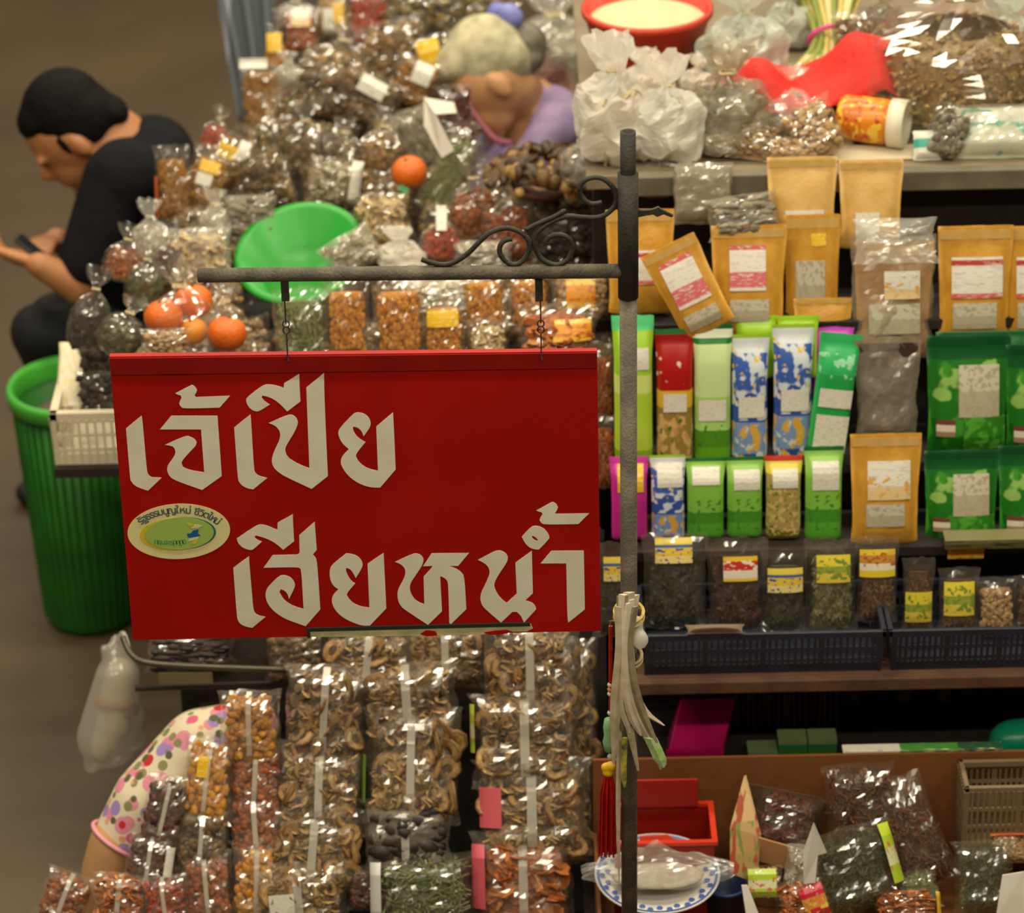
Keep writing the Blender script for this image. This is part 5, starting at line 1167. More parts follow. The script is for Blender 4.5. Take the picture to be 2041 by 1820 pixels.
HB('round grey-brown bag tied upside down in the heap', 765, 280, 105, 120, m1, roll=8, dY=-.05)
HB('smooth brown paper-like bag beside the white strip', 835, 280, 90, 130, 'greyroot', shape='cushion', film=FILM_G, roll=-20)
HB('dark brown bag under the chin of the old woman', 905, 225, 80, 110, 'darkred', shape='cushion')
HB('bag of mixed dark fruit left of the woman scarf', 920, 290, 70, 90, 'darkred', shape='cushion')
t = card('paper_strip', 'bent white paper strip lying on the heap beside the old woman', 'paper strip', [(845, 195, .04), (905, 205, .02), (910, 225, 0), (868, 228, 0), (905, 300, -.02), (880, 315, -.03), (845, 250, 0)], 6.22, m_wcard, .003)
HB('red round fruit bag poking out at the left edge beside the man', 432, 258, 62, 90, 'redfruit', roll=18, tags=())
HB('white-topped amber bag below the red fruit bag', 455, 320, 90, 110, 'amberpaste', shape='cushion', roll=25, tags=[(-.3, .1, .55, .8, 'yellow'), (.1, .35, .6, .95, 'white')])
HB('amber bag with a yellow and white ticket behind the back of the man', 415, 355, 90, 130, 'amberpaste', shape='pillow', roll=18, tags=[(-.25, .2, .60, .78, 'yellow'), (-.25, .1, .40, .58, 'white')])
HB('upright amber bag at the left edge right behind the man', 345, 365, 75, 150, 'amberpaste', shape='pillow', tags=[(-.48, -.4, .05, .6, 'orangebit')])
HB('bag of dark roots under the olive bag', 525, 355, 110, 110, m2, shape='cushion', roll=-20)
HB('pale slices in a clear bag with a white paper left of the green bowl', 665, 360, 110, 90, 'slices', shape='cushion', roll=10, tags=[(.3, .5, .2, 1.0, 'white')])
HB('grey see-through bag above the rim of the green bowl', 500, 430, 110, 80, 'greyroot', shape='cushion', film=FILM_G)
HB('crumpled clear bag with green and white glints at the left edge', 300, 460, 85, 120, 'slices', film=FILM_H)
HB('clear bag of olive pickles at the left edge of the heap', 290, 545, 80, 120, 'darkolive', roll=10)
HB('clear bag with a reddish print beside the green bowl', 400, 510, 130, 110, 'cream', film=FILM_H, shape='cushion')
HB('clear bag of dark red pieces left of the bowl', 345, 500, 80, 120, 'darkred', roll=-6)
HB('small clear knotted bag above the mandarins', 430, 430, 80, 100, 'slices', film=FILM_H)
HB('clear bag of small tan pieces at the left edge below the crumpled bag', 250, 503, 86, 112, 'brownred', roll=14, dY=-.02)
HB('shiny clear bag of black goods hanging at the left edge', 185, 615, 90, 170, 'black', roll=12, Y=5.72)
HB('shiny clear bag of dark green goods left of the mandarins', 250, 650, 100, 120, 'darkolive', roll=22, Y=5.62)
HB('clear bag of dark goods standing in the white basket', 195, 730, 80, 130, 'black', roll=-8, Y=5.70, shape='cushion')
HB('clear bag of pale twigs under the mandarins', 330, 690, 110, 70, 'nuts', shape='cushion', Y=5.5)
HB('cream-coloured crackers in a clear bag right of the green bowl', 760, 440, 120, 110, 'cream', shape='cushion', dY=-.05)
HB('knotted pale bag hanging over the rim of the green bowl', 700, 505, 120, 80, 'slices', film=FILM_H, shape='cushion', roll=-30, dY=-.02)
HB('cloudy white bag in front of the crackers', 800, 500, 100, 90, 'cream', film=FILM_W, dY=-.03)
HB('knotted bag of red-brown fruit with a white strip, front one', 880, 465, 95, 110, 'redfruit', tags=[(-.1, .12, .6, 1.0, 'white')], dY=-.06)
HB('large shiny bag of brown fruit behind the red-brown one', 945, 395, 120, 170, 'brownred', dY=.02)
HB('knotted bag of pale green leeks leaning toward the woman', 895, 345, 80, 170, 'palegreen', roll=28, shape='cushion', dY=-.03)
HB('grey bag of dull goods left of the scrollwork', 1070, 400, 110, 100, 'greyroot', shape='cushion', film=FILM_G)
HB('dark empty bags stacked right of the grey bag', 1130, 465, 130, 90, 'black', shape='cushion')
HB('pale brown bag beside the small scroll', 1150, 375, 90, 90, 'slices', shape='cushion', film=FILM_H)
HB('white card-topped bag behind the left scroll', 960, 510, 130, 60, 'slices', shape='cushion', film=FILM_H)
HB('brown bag between the fruit bag and the grey bag', 1010, 460, 110, 110, 'brownred', shape='cushion')
# row of crispy snack bags just above the sign
def row(label, px, py, w, h, fill, tags=(), Y=5.56, **kw):
    return pack('snack_bag', 'bag', label, px, py, w, h, fill=fill, shape='pillow', Y=Y, lean=12, tags=tags, group='snack bags in the row above the sign', tr=.55, **kw)
row('clear bag of green dried leaves above the sign, right of the mandarins', 600, 650, 120, 160, 'palegreen')
row('crispy golden snack bag above the sign, first right of the green leaves', 692, 635, 95, 170, 'noodle')
row('crispy golden snack bag above the sign, second right of the green leaves', 795, 635, 110, 170, 'noodle')
row('golden snack bag with a yellow label above the sign', 885, 655, 92, 130, 'noodle', [(-.36, .32, .56, .80, 'yellow')], Y=5.54)
row('golden snack bag behind the yellow-labelled one, under the iron arm', 965, 600, 96, 120, 'noodle', Y=5.66)
row('cream-coloured snack bag low above the sign', 972, 680, 84, 90, 'cream', Y=5.54)
row('golden snack bag under the right chain', 1055, 595, 90, 110, 'noodle', Y=5.68)
row('wide clear bag of snacks with a framed yellow label beside the right chain', 1110, 665, 170, 120, 'orangechips', [(-.05, .40, .45, .78, 'goldorange')], Y=5.53)
row('clear bag with a yellow label just under the iron arm by the post', 1160, 585, 130, 110, 'nuts', [(-.25, .2, .3, .8, 'goldorange')], Y=5.66)
row('golden snack bag between the sign and the tall packets', 1198, 760, 60, 150, 'brownred', Y=5.46)
row('orange snack bag half hidden by the right edge of the sign', 1200, 900, 60, 150, 'brownred', Y=5.38)
row('hazy white bag behind the golden snack bags', 880, 585, 200, 70, 'slices', Y=5.70, film=FILM_H)
# mandarins
m_mand = mat('mandarin_peel', (226, 110, 22), .42, (210, 92, 14), 30, .25, 160)
m_calyx = mat('mandarin_calyx', (70, 80, 30), .7)
def fruit(label, px, py, r, Y, grp='mandarins', m=m_mand):
    c_ = at(px, py, Y); rr = r / scale_at(c_); t_ = thing('mandarin', label, 'mandarin', c_ - Vector((0, 0, rr * .86)), grp, (R(rnd.uniform(-15, 15)), R(rnd.uniform(-15, 15)), rnd.uniform(0, 6)))
    MB().lathe([(0, .02 * rr), (rr * .45, .06 * rr), (rr * .85, .38 * rr), (rr, .85 * rr), (rr * .90, 1.28 * rr), (rr * .6, 1.58 * rr), (rr * .25, 1.68 * rr), (.04 * rr, 1.64 * rr), (0, 1.64 * rr)], 20).build('peel', m, t_, True)
    MB().lathe([(rr * .12, 1.64 * rr), (rr * .10, 1.70 * rr), (rr * .03, 1.72 * rr), (rr * .03, 1.80 * rr), (0, 1.80 * rr)], 7).build('calyx', m_calyx, t_)
    return t_
fruit('left mandarin of the bagged ones above the sign', 332, 632, 40, 5.60)
fruit('topmost mandarin of the bagged ones above the sign', 385, 603, 40, 5.66)
fruit('lowest mandarin, nearest the sign', 447, 667, 40, 5.57)
fruit('small yellowish mandarin between the three big ones', 388, 660, 30, 5.61, m=mat('mandarin_yellow', (224, 140, 30), .42))
fruit('single bright mandarin lying on the heap below the round grey bag', 822, 340, 36, 6.16)
for lab, px, py, w, h in (('clear bag around the left mandarins', 360, 615, 150, 190), ('clear bag around the lowest mandarin', 450, 640, 110, 170)):
    pack('plastic_bag', 'plastic bag', lab, px, py, w, h, shape='tied', film=FILM_H if 0 else FILM, Y=5.61, lean=10)
card('green_tag', 'small green plastic tag under the single mandarin', 'tag', [(798, 362, 0), (815, 372, 0), (812, 388, -.01), (795, 378, -.01)], 6.13, mat('green_tag', (60, 170, 110), .4))
# green bowl
cb = at(600, 510, 5.93); rb = 128 / scale_at(cb)
t = thing('green_bowl', 'bright green plastic basin tipped up on the heap left of the crackers', 'basin', cb, None, (R(24), R(-8), 0))
MB().lathe([(0, -.075), (rb * .62, -.075), (rb * .70, -.065), (rb * .94, .0), (rb * 1.04, .004), (rb * 1.04, .012), (rb * .92, .012), (rb * .66, -.062), (0, -.068)], 48).build('basin_body', mat('green_plastic', (40, 160, 48), .35, (34, 146, 42), 4), t, True)
# mushroom pile in an orange dish
pm = at(1085, 330, 6.02)
t = thing('mushroom_dish', 'low brown dish heaped with dried brown mushrooms in front of the woman', 'dish', Vector((pm.x, pm.y, pm.z - .05)))
MB().lathe([(0, 0), (.05, 0), (.066, .012), (.069, .012), (.055, -.004), (0, -.004)], 32).build('dish_body', mat('brown_dish', (120, 66, 30), .5, (90, 48, 22), 8), t, True)
rnd = random.Random(9)
dm = []
for k in range(5):
    V, Fc = piece('lump' if k < 3 else 'chip', random.Random(40 + k)); me = mesh('dried_mushroom', V, Fc, k < 3); me.materials.append(mat('dark_mushroom_%d' % (k % 3), [(78, 52, 22), (116, 82, 36), (160, 124, 62)][k % 3], .5, [(50, 32, 14), (84, 58, 26), (120, 88, 42)][k % 3], 3)); dm.append(me)
for i in range(110):
    a = rnd.random() * 6.28; r_ = .12 * math.sqrt(rnd.random()); o = link('dried_mushroom', dm[i % 5], None, t)
    o.location = (r_ * math.cos(a), r_ * math.sin(a) * .9, .012 + .06 * (1 - (r_ / .125) ** 2) + rnd.uniform(0, .010)); s_ = rnd.uniform(.017, .030); o.scale = (s_, s_ * 1.1, s_ * .8)
    o.rotation_euler = (rnd.uniform(-.9, .9), rnd.uniform(-.9, .9), rnd.uniform(0, 6))
# grey cloth at the far left corner of the stall
t = thing('grey_cloth', 'grey-blue cloth hanging over the far left corner of the stall', 'cloth', Vector((at(480, 120, 7.3).x, 7.3, .55)))
V, Fc = [], []; nu, nv = 24, 14
for j in range(nv + 1):
    for i in range(nu + 1):
        u, v_ = i / nu, j / nv; px = 420 + 130 * u + (60 * (1 - v_)) * (1 - u); q = at(px, 240 - 300 * v_, 7.05 + .5 * v_ + .03 * math.sin(u * 19 + v_ * 2))
        V.append(q - t.location)
for j in range(nv):
    for i in range(nu): a = j * (nu + 1) + i; Fc.append((a, a + 1, a + nu + 2, a + nu + 1))
o = link('cloth', mesh('cloth', V, Fc, True), print_mat('grey_blue_cloth', [(0, (120, 122, 134)), (.32, (74, 80, 84))], axis='X', rough=.8), t)
o.modifiers.new('thick', 'SOLIDIFY').thickness = .006

# ------------------------------------------------------------------ bin and baskets at the left
m_bin = mat('green_bin_plastic', (34, 112, 28), .5, (28, 94, 22), 10); m_rimg = mat('lime_bin_rim', (72, 172, 56), .4)
b0 = atz(185, 1225, 0.0); rbn = 118 / scale_at(b0 + Vector((0, 0, .3)))
hbn = .58
t = thing('waste_bin', 'tall round green plastic bin standing on the floor left of the sign', 'bin', Vector((b0.x, b0.y, 0)))
MB().lathe([(0, 0), (rbn * .74, 0), (rbn * .80, .02), (rbn, hbn - .03), (rbn * .97, hbn - .03), (rbn * .77, .03), (0, .03)], 48).build('bin_body', m_bin, t, True)
MB().lathe([(rbn * 1.0, hbn - .045), (rbn * 1.07, hbn - .04), (rbn * 1.10, hbn - .015), (rbn * 1.05, hbn), (rbn * .95, hbn - .01), (rbn * .95, hbn - .05)], 48).build('bin_rim', m_rimg, t, True)
for k in range(40):
    a = 2 * math.pi * k / 40; mb = MB(); c_, s_ = math.cos(a), math.sin(a)
    mb.tube([(rbn * .80 * c_, rbn * .80 * s_, .02), (rbn * 1.0 * c_, rbn * 1.0 * s_, hbn - .045)], .0035, 5); mb.build('rib', m_bin, t)
blob('rubbish', [('e', (0, 0, hbn - .10), (rbn * .8, rbn * .8, .05)), ('e', (.03, -.03, hbn - .07), (.06, .05, .04))], .012, mat('dark_rubbish', (70, 60, 50), .8, (120, 104, 84), 30), t, 3)
wz = at(170, 915, 5.62)
zr = wz.z + .115; yb2 = atz(150, 690, zr).y
basket('white_basket', 'white plastic basket of goods on the stall edge above the green bin', Xat(112, 850, 5.62), -.66, 5.60, yb2, wz.z, .115, mat('white_basket_plastic', (216, 202, 172), .45), flare=.008, nv=14, rows=2, rim=.016)
pack('cream_packet', 'packet', 'creamy white paper packet lying along the left side of the white basket', 140, 745, 55, 130, body=mat('cream_wrap', (226, 206, 150), .5, (236, 226, 204), 8), shape='cushion', Y=5.74, lean=62, tr=.5)
HB('dark bag with an orange tip lying in the white basket', 195, 790, 90, 100, 'black', shape='cushion', Y=5.66)
sb = thing('side_shelf', 'narrow dark shelf carrying the white basket at the stall edge', 'shelf', Vector((-.78, 5.7, 0)))
part('shelf_board', m_dark, sb, [(Xat(112, 900, 5.62), -.635, 5.58, yb2 + .02, wz.z - .02, wz.z - .001)]); part('leg', m_dark, sb, [(-.68, -.65, 5.68, 5.71, 0, wz.z - .02)])

# ------------------------------------------------------------------ the man on the left, bent over his phone
m_skin = mat('warm_skin', (188, 128, 82), .5, (172, 112, 70), 8, sub=.08); m_skin2 = mat('pale_skin', (216, 164, 116), .5, (204, 146, 100), 10, sub=.08)
m_navy = mat('navy_shirt', (20, 19, 23), .9, (27, 25, 30), 18, .2, 60, spec=.15); m_trs = mat('black_trousers', (14, 14, 17), .75, (20, 20, 23), 18)
m_blk = mat('black_hair', (9, 7, 7), .7, (16, 12, 11), 60, .5, 120, spec=.15)
man = thing('person', 'man in a dark navy T-shirt bent over a phone, seated left of the stall', 'person', Vector((at(290, 700, 6.6).x, 6.6, 0)))
def mr(px, py, Y): return at(px, py, Y) - man.location
hd = mr(140, 255, 6.60); sh_l, sh_r = mr(232, 352, 6.47), mr(262, 318, 6.80); el_l, wr_l = mr(158, 570, 6.38), mr(78, 528, 6.36)
el_r, wr_r = mr(180, 520, 6.80), mr(112, 478, 6.66); nk = mr(218, 300, 6.63); chest = mr(275, 420, 6.64); hip = mr(315, 640, 6.66)
kn_l, kn_r = mr(78, 662, 6.47), mr(110, 640, 6.66)
an_l = Vector((kn_l.x + .06, kn_l.y + .30, .09)); an_r = Vector((kn_r.x + .08, kn_r.y + .10, .09))
tl = Matrix.Rotation(R(-32), 3, 'Y')      # head pitched forward: crown up-left, chin down-right
fdir = Vector((-.66, -.22, -.70)).normalized(); updir = Vector((-.70, 0, .70)).normalized(); sdir = fdir.cross(updir).normalized(); updir = sdir.cross(fdir).normalized()
HM = Matrix((fdir, sdir, updir)).transposed()     # columns: forward, side, up
def hp(f, s, u): return hd + HM @ Vector((f, s, u))
body = [('e', hd, (.098, .078, .112), HM), ('e', hp(.052, 0, -.055), (.058, .055, .062), HM), ('e', hp(.108, 0, -.025), (.020, .014, .022), HM), ('e', hp(.086, 0, -.075), (.020, .028, .012), HM),
        ('e', hp(.075, 0, -.105), (.026, .026, .020), HM), ('e', hp(.004, .082, -.030), (.018, .009, .028), HM), ('e', hp(.004, -.082, -.030), (.018, .009, .028), HM), ('e', hp(.092, .032, .008), (.012, .02, .010), HM), ('e', hp(.092, -.032, .008), (.012, .02, .010), HM),
        ('c', hp(-.045, 0, -.05), nk + Vector((.02, 0, -.02)), .058, .066), ('c', nk, chest, .10, .13), ('c', chest, hip, .13, .15), ('c', sh_l, sh_r, .062, .062), ('c', sh_l, el_l, .050, .042), ('c', el_l, wr_l, .041, .028), ('c', sh_r, el_r, .050, .042), ('c', el_r, wr_r, .041, .028),
        ('c', hip + Vector((0, -.09, 0)), kn_l, .085, .062), ('c', hip + Vector((0, .09, 0)), kn_r, .085, .062), ('c', kn_l, an_l, .056, .04), ('c', kn_r, an_r, .056, .04), ('c', an_l, an_l + Vector((-.15, 0, -.055)), .042, .032), ('c', an_r, an_r + Vector((-.15, 0, -.055)), .042, .032)]
def hand(wr, d, palmdown, sgn, prims, curl=.5, sz=1.0):
    """palm and five separate fingers curling towards -palm normal"""
    d = d.normalized(); nrm = palmdown.normalized(); nrm = (nrm - d * nrm.dot(d)).normalized(); sd = d.cross(nrm) * sgn
    pal = wr + d * .05 * sz; prims.append(('e', pal, (.046 * sz, .036 * sz, .015 * sz), Matrix((d, sd, nrm)).transposed()))
    for k, (off, ln) in enumerate(((.027, .066), (.010, .076), (-.008, .072), (-.025, .056))):
        a = pal + d * .036 * sz + sd * off * sz; c1 = curl * (.7 + .12 * k)
        p1 = a + (d * math.cos(c1) + nrm * math.sin(c1)) * ln * .5 * sz; p2 = p1 + (d * math.cos(c1 * 2.2) + nrm * math.sin(c1 * 2.2)) * ln * .5 * sz
        prims.append(('c', a, p1, .0088 * sz, .0082 * sz)); prims.append(('c', p1, p2, .0082 * sz, .0068 * sz))
    a = wr + d * .022 * sz + sd * .028 * sz; p1 = a + (d * .6 + sd * .7 + nrm * .25).normalized() * .034 * sz; p2 = p1 + (d * .85 + sd * .1 + nrm * .5).normalized() * .028 * sz
    prims.append(('c', a, p1, .011 * sz, .0095 * sz)); prims.append(('c', p1, p2, .0095 * sz, .0075 * sz))
hand(wr_l, mr(18, 508, 6.40) - wr_l, Vector((0, .6, .8)), 1, body, .55, 1.1)
hand(wr_r, mr(60, 492, 6.50) - wr_r, Vector((-.2, -.9, -.1)), -1, body, .6, 1.0)
blob('body', body, .0065, m_skin, man, 5)
shirt = [('c', nk + Vector((.045, 0, -.035)), chest, .106, .142), ('c', chest, hip, .142, .165), ('c', sh_l + Vector((.01, 0, 0)), sh_r + Vector((.01, 0, 0)), .078, .078), ('c', sh_l, sh_l.lerp(el_l, .78), .072, .064), ('c', sh_r, sh_r.lerp(el_r, .72), .072, .062), ('e', mr(300, 320, 6.66), (.10, .16, .09)), ('e', mr(330, 430, 6.66), (.12, .17, .16))]
blob('t_shirt', shirt, .010, m_navy, man, 6)
blob('trousers', [('c', hip + Vector((0, -.09, 0)), kn_l, .095, .066), ('c', hip + Vector((0, .09, 0)), kn_r, .095, .066), ('c', kn_l, kn_l.lerp(an_l, .9), .064, .054), ('c', kn_r, kn_r.lerp(an_r, .9), .064, .054), ('e', hip, (.15, .19, .12))], .010, m_trs, man, 5)
hair = [('e', hp(-.022, 0, .036), (.096, .084, .092), HM), ('e', hp(-.062, 0, -.005), (.054, .078, .075), HM), ('e', hp(.022, 0, .066), (.058, .066, .046), HM), ('e', hp(-.090, 0, -.045), (.030, .06, .04), HM), ('e', hp(-.035, .058, -.002), (.055, .026, .058), HM), ('e', hp(-.035, -.058, -.002), (.055, .026, .058), HM), ('e', hp(.026, .064, -.006), (.014, .014, .034), HM), ('e', hp(.026, -.064, -.006), (.014, .014, .034), HM)]
blob('hair', hair, .007, m_blk, man, 3)
for sgn in (-1, 1):
    blob('shoe', [('c', (an_l if sgn < 0 else an_r) + Vector((0.01, 0, -.055)), (an_l if sgn < 0 else an_r) + Vector((-.17, 0, -.06)), .042, .032)], .010, mat('dark_shoe', (30, 28, 28), .6), man, 3)
for sgn in (-1, 1):
    MB().lathe([(0, -.008), (.006, -.005), (.008, 0), (.006, .005), (0, .008)], 10, hp(.094, .032 * sgn, .004)).build('eye', mat('dark_eye', (24, 16, 12), .3), man, True)
ph = thing('phone', 'black phone held in both hands by the seated man', 'phone', at(62, 496, 6.43), None, (R(-20), R(40), R(-15)))
MB().box(-.038, .075, -.036, .036, -.005, .005).build('case', mat('phone_black', (16, 16, 18), .25), ph, bevel=.004)
MB().box(-.034, .071, -.032, .032, .005, .0056).build('screen', mat('phone_glass', (40, 52, 60), .1), ph)
st = thing('stool', 'low plastic stool under the seated man', 'stool', Vector((man.location.x + hip.x + .02, man.location.y + hip.y, 0)))
zst = max(.2, hip.z - .21)
MB().box(-.15, .15, -.15, .15, zst - .03, zst).build('seat', mat('stool_plastic', (90, 40, 34), .5), st, bevel=.01)
for x in (-.12, .12):
    for y in (-.12, .12): MB().tube([(x * 1.15, y * 1.15, 0), (x, y, zst - .03)], [.018, .022], 8).build('leg', mat('stool_plastic', (90, 40, 34), .5), st)

# ------------------------------------------------------------------ the old woman behind the heap
wom = thing('person', 'old woman with grey hair in a bun and a lilac blouse, bending over the goods', 'person', Vector((at(1010, 300, 6.85).x, 6.85, 0)))
def wr_(px, py, Y): return at(px, py, Y) - wom.location
hd = wr_(972, 148, 6.78)
fdir = Vector((-.72, -.30, -.62)).normalized(); updir = Vector((-.66, 0, .75)).normalized(); sdir = fdir.cross(updir).normalized(); updir = sdir.cross(fdir).normalized()
HM = Matrix((fdir, sdir, updir)).transposed()
nk = wr_(1050, 230, 6.86); chest = wr_(1060, 330, 6.88); hip = Vector((chest.x + .06, chest.y + .04, .48)); sh_l, sh_r = wr_(1108, 258, 6.74), wr_(1075, 225, 7.02)
el_l, wl = wr_(1010, 400, 6.62), wr_(950, 420, 6.55); el_r, wr2 = wr_(960, 330, 7.0), wr_(900, 350, 6.85)
kn_l, kn_r = Vector((hip.x - .36, hip.y - .12, .46)), Vector((hip.x - .36, hip.y + .12, .46))
body = [('e', hd, (.098, .078, .110), HM), ('e', hp(.050, 0, -.058), (.058, .054, .064), HM), ('e', hp(.108, 0, -.03), (.020, .013, .022), HM), ('e', hp(.086, 0, -.08), (.018, .026, .011), HM), ('e', hp(.072, 0, -.108), (.026, .025, .020), HM),
        ('e', hp(.002, .084, -.016), (.020, .010, .034), HM), ('e', hp(.002, -.084, -.016), (.020, .010, .034), HM), ('e', hp(.09, .032, .006), (.012, .02, .010), HM), ('e', hp(.09, -.032, .006), (.012, .02, .010), HM),
        ('c', hp(-.03, 0, -.06), nk, .056, .062), ('c', nk, chest, .09, .12), ('c', chest, hip, .12, .14), ('c', sh_l, sh_r, .055, .055), ('c', sh_l, el_l, .044, .038), ('c', el_l, wl, .037, .026), ('c', sh_r, el_r, .044, .038), ('c', el_r, wr2, .037, .026),
        ('c', hip + Vector((0, -.08, 0)), kn_l, .08, .06), ('c', hip + Vector((0, .08, 0)), kn_r, .08, .06), ('c', kn_l, Vector((kn_l.x, kn_l.y, .06)), .055, .04), ('c', kn_r, Vector((kn_r.x, kn_r.y, .06)), .055, .04)]
hand(wl, Vector((-.8, -.3, -.3)), Vector((0, 0, -1)), 1, body, .5, .95); hand(wr2, Vector((-.8, -.3, -.3)), Vector((0, 0, -1)), -1, body, .5, .95)
blob('body', body, .0065, m_skin2, wom, 5)
m_lil = mat('lilac_blouse', (172, 150, 186), .75, (152, 128, 170), 22, .2, 70)
blob('blouse', [('c', nk + Vector((.045, 0, -.02)), chest, .090, .135), ('c', chest, hip, .135, .155), ('c', sh_l, sh_r, .058, .058), ('c', wr_(1068, 200, 6.82), wr_(1135, 245, 6.78), .040, .050), ('c', sh_l, sh_l.lerp(el_l, .9), .056, .048), ('c', sh_r, sh_r.lerp(el_r, .9), .066, .052), ('c', wr_(1000, 300, 6.74), wr_(985, 370, 6.72), .03, .05)], .009, m_lil, wom, 5)
cu_ = [nk + Vector((.03 + .075 * math.cos(a), .075 * math.sin(a), .025 - .03 * math.cos(a))) for a in [i * math.pi / 10 for i in range(21)]]
MB().tube(cu_, .012, 8).build('collar', mat('pink_collar', (196, 96, 120), .7), wom, True)
MB().tube(catmull([wr_(918, 185, 6.70), wr_(938, 218, 6.70), wr_(965, 255, 6.70), wr_(990, 280, 6.70), wr_(1020, 285, 6.74)], 4), .007, 8).build('scarf', mat('pink_scarf', (190, 110, 124), .7), wom, True)
blob('skirt', [('c', hip + Vector((0, -.08, 0)), kn_l, .10, .075), ('c', hip + Vector((0, .08, 0)), kn_r, .10, .075), ('e', hip, (.14, .17, .11)), ('c', kn_l, Vector((kn_l.x, kn_l.y, .2)), .07, .06), ('c', kn_r, Vector((kn_r.x, kn_r.y, .2)), .07, .06)], .012, mat('dark_skirt', (50, 44, 56), .8), wom, 4)
m_gh = mat('grey_hair', (204, 194, 156), .45, (160, 150, 118), 30, .3, 160); m_gh2 = mat('darker_bun', (118, 110, 94), .5, (92, 84, 72), 40, .3, 160)
blob('hair', [('e', hp(-.024, 0, .038), (.094, .084, .090), HM), ('e', hp(-.06, 0, .004), (.056, .080, .074), HM), ('e', hp(.026, 0, .070), (.064, .066, .046), HM)], .007, m_gh, wom, 3)
bn = blob('bun', [('e', hp(-.112, 0, -.012), (.044, .056, .048), HM), ('e', hp(-.09, 0, -.038), (.042, .062, .034), HM)], .007, m_gh2, wom, 3)
for sgn in (-1, 1):
    MB().lathe([(0, -.008), (.006, -.005), (.008, 0), (.006, .005), (0, .008)], 10, hp(.092, .032 * sgn, .002)).build('eye', mat('dark_eye', (24, 16, 12), .3), wom, True)
cl = blob('hair_clip', [('e', hp(-.125, -.01, .060), (.026, .024, .032), HM), ('e', hp(-.112, .02, .082), (.022, .020, .020), HM)], .005, mat('periwinkle_clip', (136, 140, 206), .5, (110, 112, 190), 30), wom, 2)
ws = thing('stool', 'wooden stool under the old woman behind the stall', 'stool', Vector((wom.location.x + hip.x + .03, wom.location.y + hip.y, 0)))
MB().box(-.16, .16, -.16, .16, 0.275, .31).build('seat', m_wood, ws, bevel=.006)
for x in (-.13, .13):
    for y in (-.13, .13): MB().tube([(x, y, 0), (x, y, .275)], .017, 8).build('leg', m_wood, ws)

# ------------------------------------------------------------------ dried leaves and tassel tied to the post
t = thing('dried_leaf_bundle', 'bundle of dry grey palm leaf strips tied to the iron post', 'leaf bundle', at(1262, 1530, 4.57))
def rel(px, py, Y): return at(px, py, Y) - t.location
m_leaf = [mat('dry_leaf', (206, 190, 160), .7, (180, 162, 130), 40), mat('dry_leaf_pale', (226, 210, 188), .7, (204, 184, 158), 40), mat('dry_leaf_dark', (160, 142, 112), .8, (130, 114, 88), 40)]
def strip(P, w, m, name='leaf_strip'):
    P = catmull(P, 5); V, Fc = [], []; n_ = len(P)
    for i, p in enumerate(P):
        ww = w * (1 - .8 * max(0, i / (n_ - 1) - .7) / .3); V += [p + Vector((-ww / 2, 0, 0)), p + Vector((0, -ww * .25, 0)), p + Vector((ww / 2, 0, 0)), p + Vector((0, .0015, 0))]
    for i in range(n_ - 1):
        for k in range(4): a = i * 4; Fc.append((a + k, a + (k + 1) % 4, a + 4 + (k + 1) % 4, a + 4 + k))
    Fc += [(3, 2, 1, 0), tuple((n_ - 1) * 4 + k for k in range(4))]
    return link(name, mesh(name, V, Fc), m, t)
rnd = random.Random(5)
for i in range(15):
    u = i / 14; bx = 1222 + 108 * u + rnd.uniform(-4, 4); by = 1505 + rnd.uniform(-60, 45); yy = 4.572 - .012 * rnd.random()
    strip([rel(1236 + 28 * u, 1195 + rnd.uniform(-15, 15), yy), rel(1238 + 14 * u, 1290, yy - .006), rel(1228 + 45 * u, 1400, yy - .004), rel(bx, by, yy)], rnd.uniform(.013, .022), m_leaf[i % 3])
strip([rel(1243, 1190, 4.57), rel(1236, 1400, 4.57), rel(1232, 1600, 4.57), rel(1234, 1760, 4.57)], .008, m_leaf[0], 'long_strip')
strip([rel(1296, 1470, 4.56), rel(1310, 1500, 4.56), rel(1322, 1530, 4.56)], .022, mat('fresh_green_leaf', (150, 190, 90), .5, (206, 220, 180), 60), 'green_tip')
strip([rel(1245, 1470, 4.56), rel(1243, 1530, 4.56), rel(1245, 1570, 4.56)], .010, mat('yellow_leaf', (206, 190, 70), .5, (60, 80, 50), 40), 'yellow_tip')
for py, r_, c_ in ((1212, .019, (196, 170, 80)), (1222, .019, (170, 150, 90)), (1298, .017, (150, 130, 96)), (1305, .017, (176, 156, 120))):
    c = at(1253, py, 4.6) - t.location; c.y = 4.592 - t.location.y
    MB().tube([c + Vector((r_ * 1.25 * math.cos(a), r_ * 1.5 * math.sin(a) - .004, .004 * math.sin(a))) for a in [i * math.pi / 9 for i in range(19)]], .003, 6).build('tie_cord', mat('cord_%d' % py, c_, .6), t)
blob('crumpled_knot', [('e', rel(1276, 1275, 4.565), (.014, .010, .018)), ('e', rel(1268, 1245, 4.57), (.012, .008, .018))], .004, FILM_W, t, 2)
t = thing('tassel_charm', 'red tassel charm with a jade bead and yellow knot hanging left of the post', 'tassel', at(1215, 1700, 4.60))
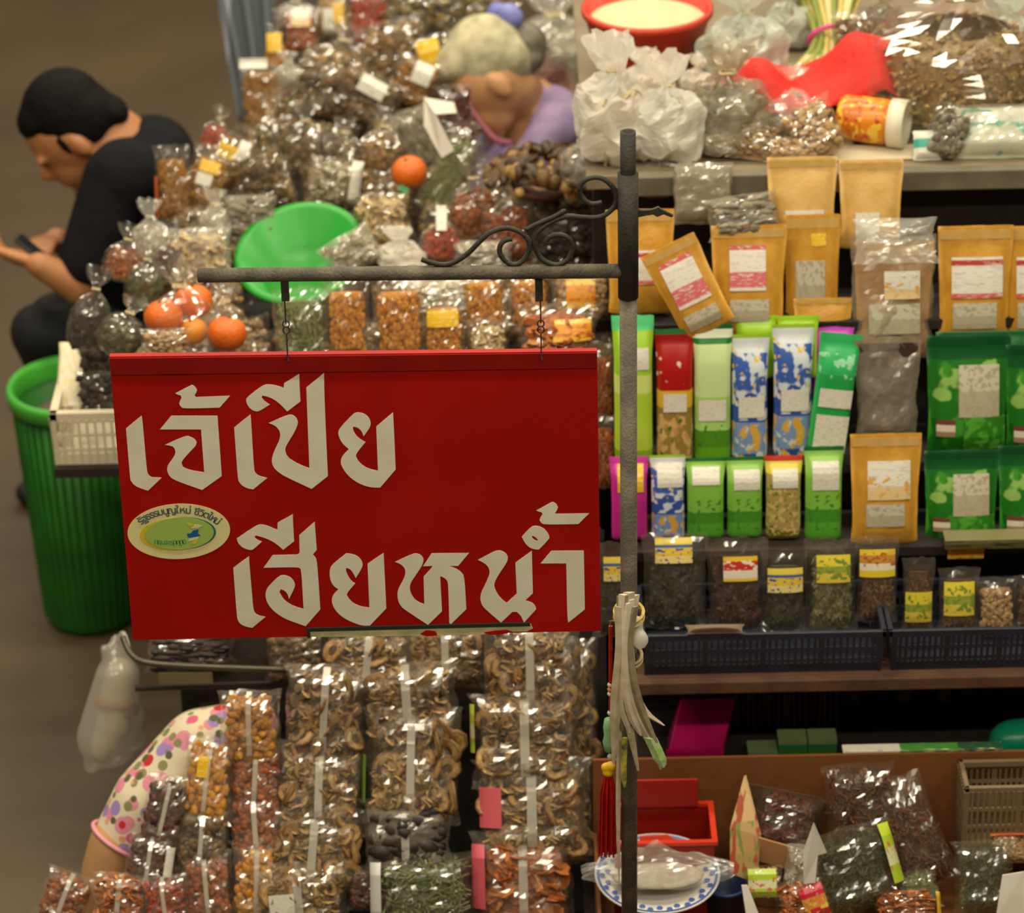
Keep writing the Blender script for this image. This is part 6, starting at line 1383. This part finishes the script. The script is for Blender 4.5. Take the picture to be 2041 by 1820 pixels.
def rel(px, py, Y): return at(px, py, Y) - t.location
m_rs = mat('red_silk', (190, 16, 6), .5, (150, 10, 4), 90)
MB().tube([rel(1217, 1248, 4.6), rel(1217, 1425, 4.6)], .0034, 8).build('cord', m_rs, t)
MB().tube([rel(1217, 1248, 4.6), rel(1216, 1238, 4.595), rel(1236, 1236, 4.585)], .0014, 6).build('hook', mat('bright_steel', (220, 220, 214), .2, metal=.9), t)
for py, c_ in ((1365, (216, 200, 170)), (1374, (206, 150, 60)), (1383, (216, 206, 190)), (1421, (196, 214, 190)), (1508, (196, 214, 190))):
    MB().lathe([(0, -.005), (.0035, -.0035), (.005, 0), (.0035, .0035), (0, .005)], 12, rel(1216, py, 4.6)).build('bead', mat('bead_%d' % py, c_, .3), t, True)
hb = at(1214, 1465, 4.6).z; L_ = at(1214, 1430, 4.6).z - at(1214, 1500, 4.6).z
MB().lathe([(0, -L_ / 2), (.008, -L_ / 2 + .004), (.011, -L_ * .2), (.0085, 0), (.010, L_ * .22), (.008, L_ / 2 - .004), (0, L_ / 2)], 16, rel(1214, 1465, 4.6)).build('jade_bead', mat('jade', (150, 190, 140), .3, (120, 166, 112), 40), t, True)
blob('yellow_knot', [('e', rel(1208, 1530, 4.6), (.009, .008, .009)), ('e', rel(1217, 1528, 4.598), (.009, .008, .010)), ('e', rel(1212, 1540, 4.598), (.010, .008, .008))], .0025, mat('yellow_silk', (224, 176, 20), .5), t, 2)
rnd = random.Random(8); mb = MB()
for i in range(60):
    a = rnd.random() * 6.28; r_ = .012 * math.sqrt(rnd.random()); x, y = r_ * math.cos(a), r_ * math.sin(a)
    p0, p1 = rel(1212, 1545, 4.6), rel(1210, 1700 + rnd.uniform(-6, 6), 4.6)
    mb.tube([p0 + Vector((x * .5, y * .5, 0)), p0.lerp(p1, .2) + Vector((x * 1.1, y * 1.1, 0)), p1 + Vector((x * 1.25, y * 1.2, 0))], .0016, 4)
o = mb.build('tassel_fringe', m_rs, t); o['kind'] = 'stuff'
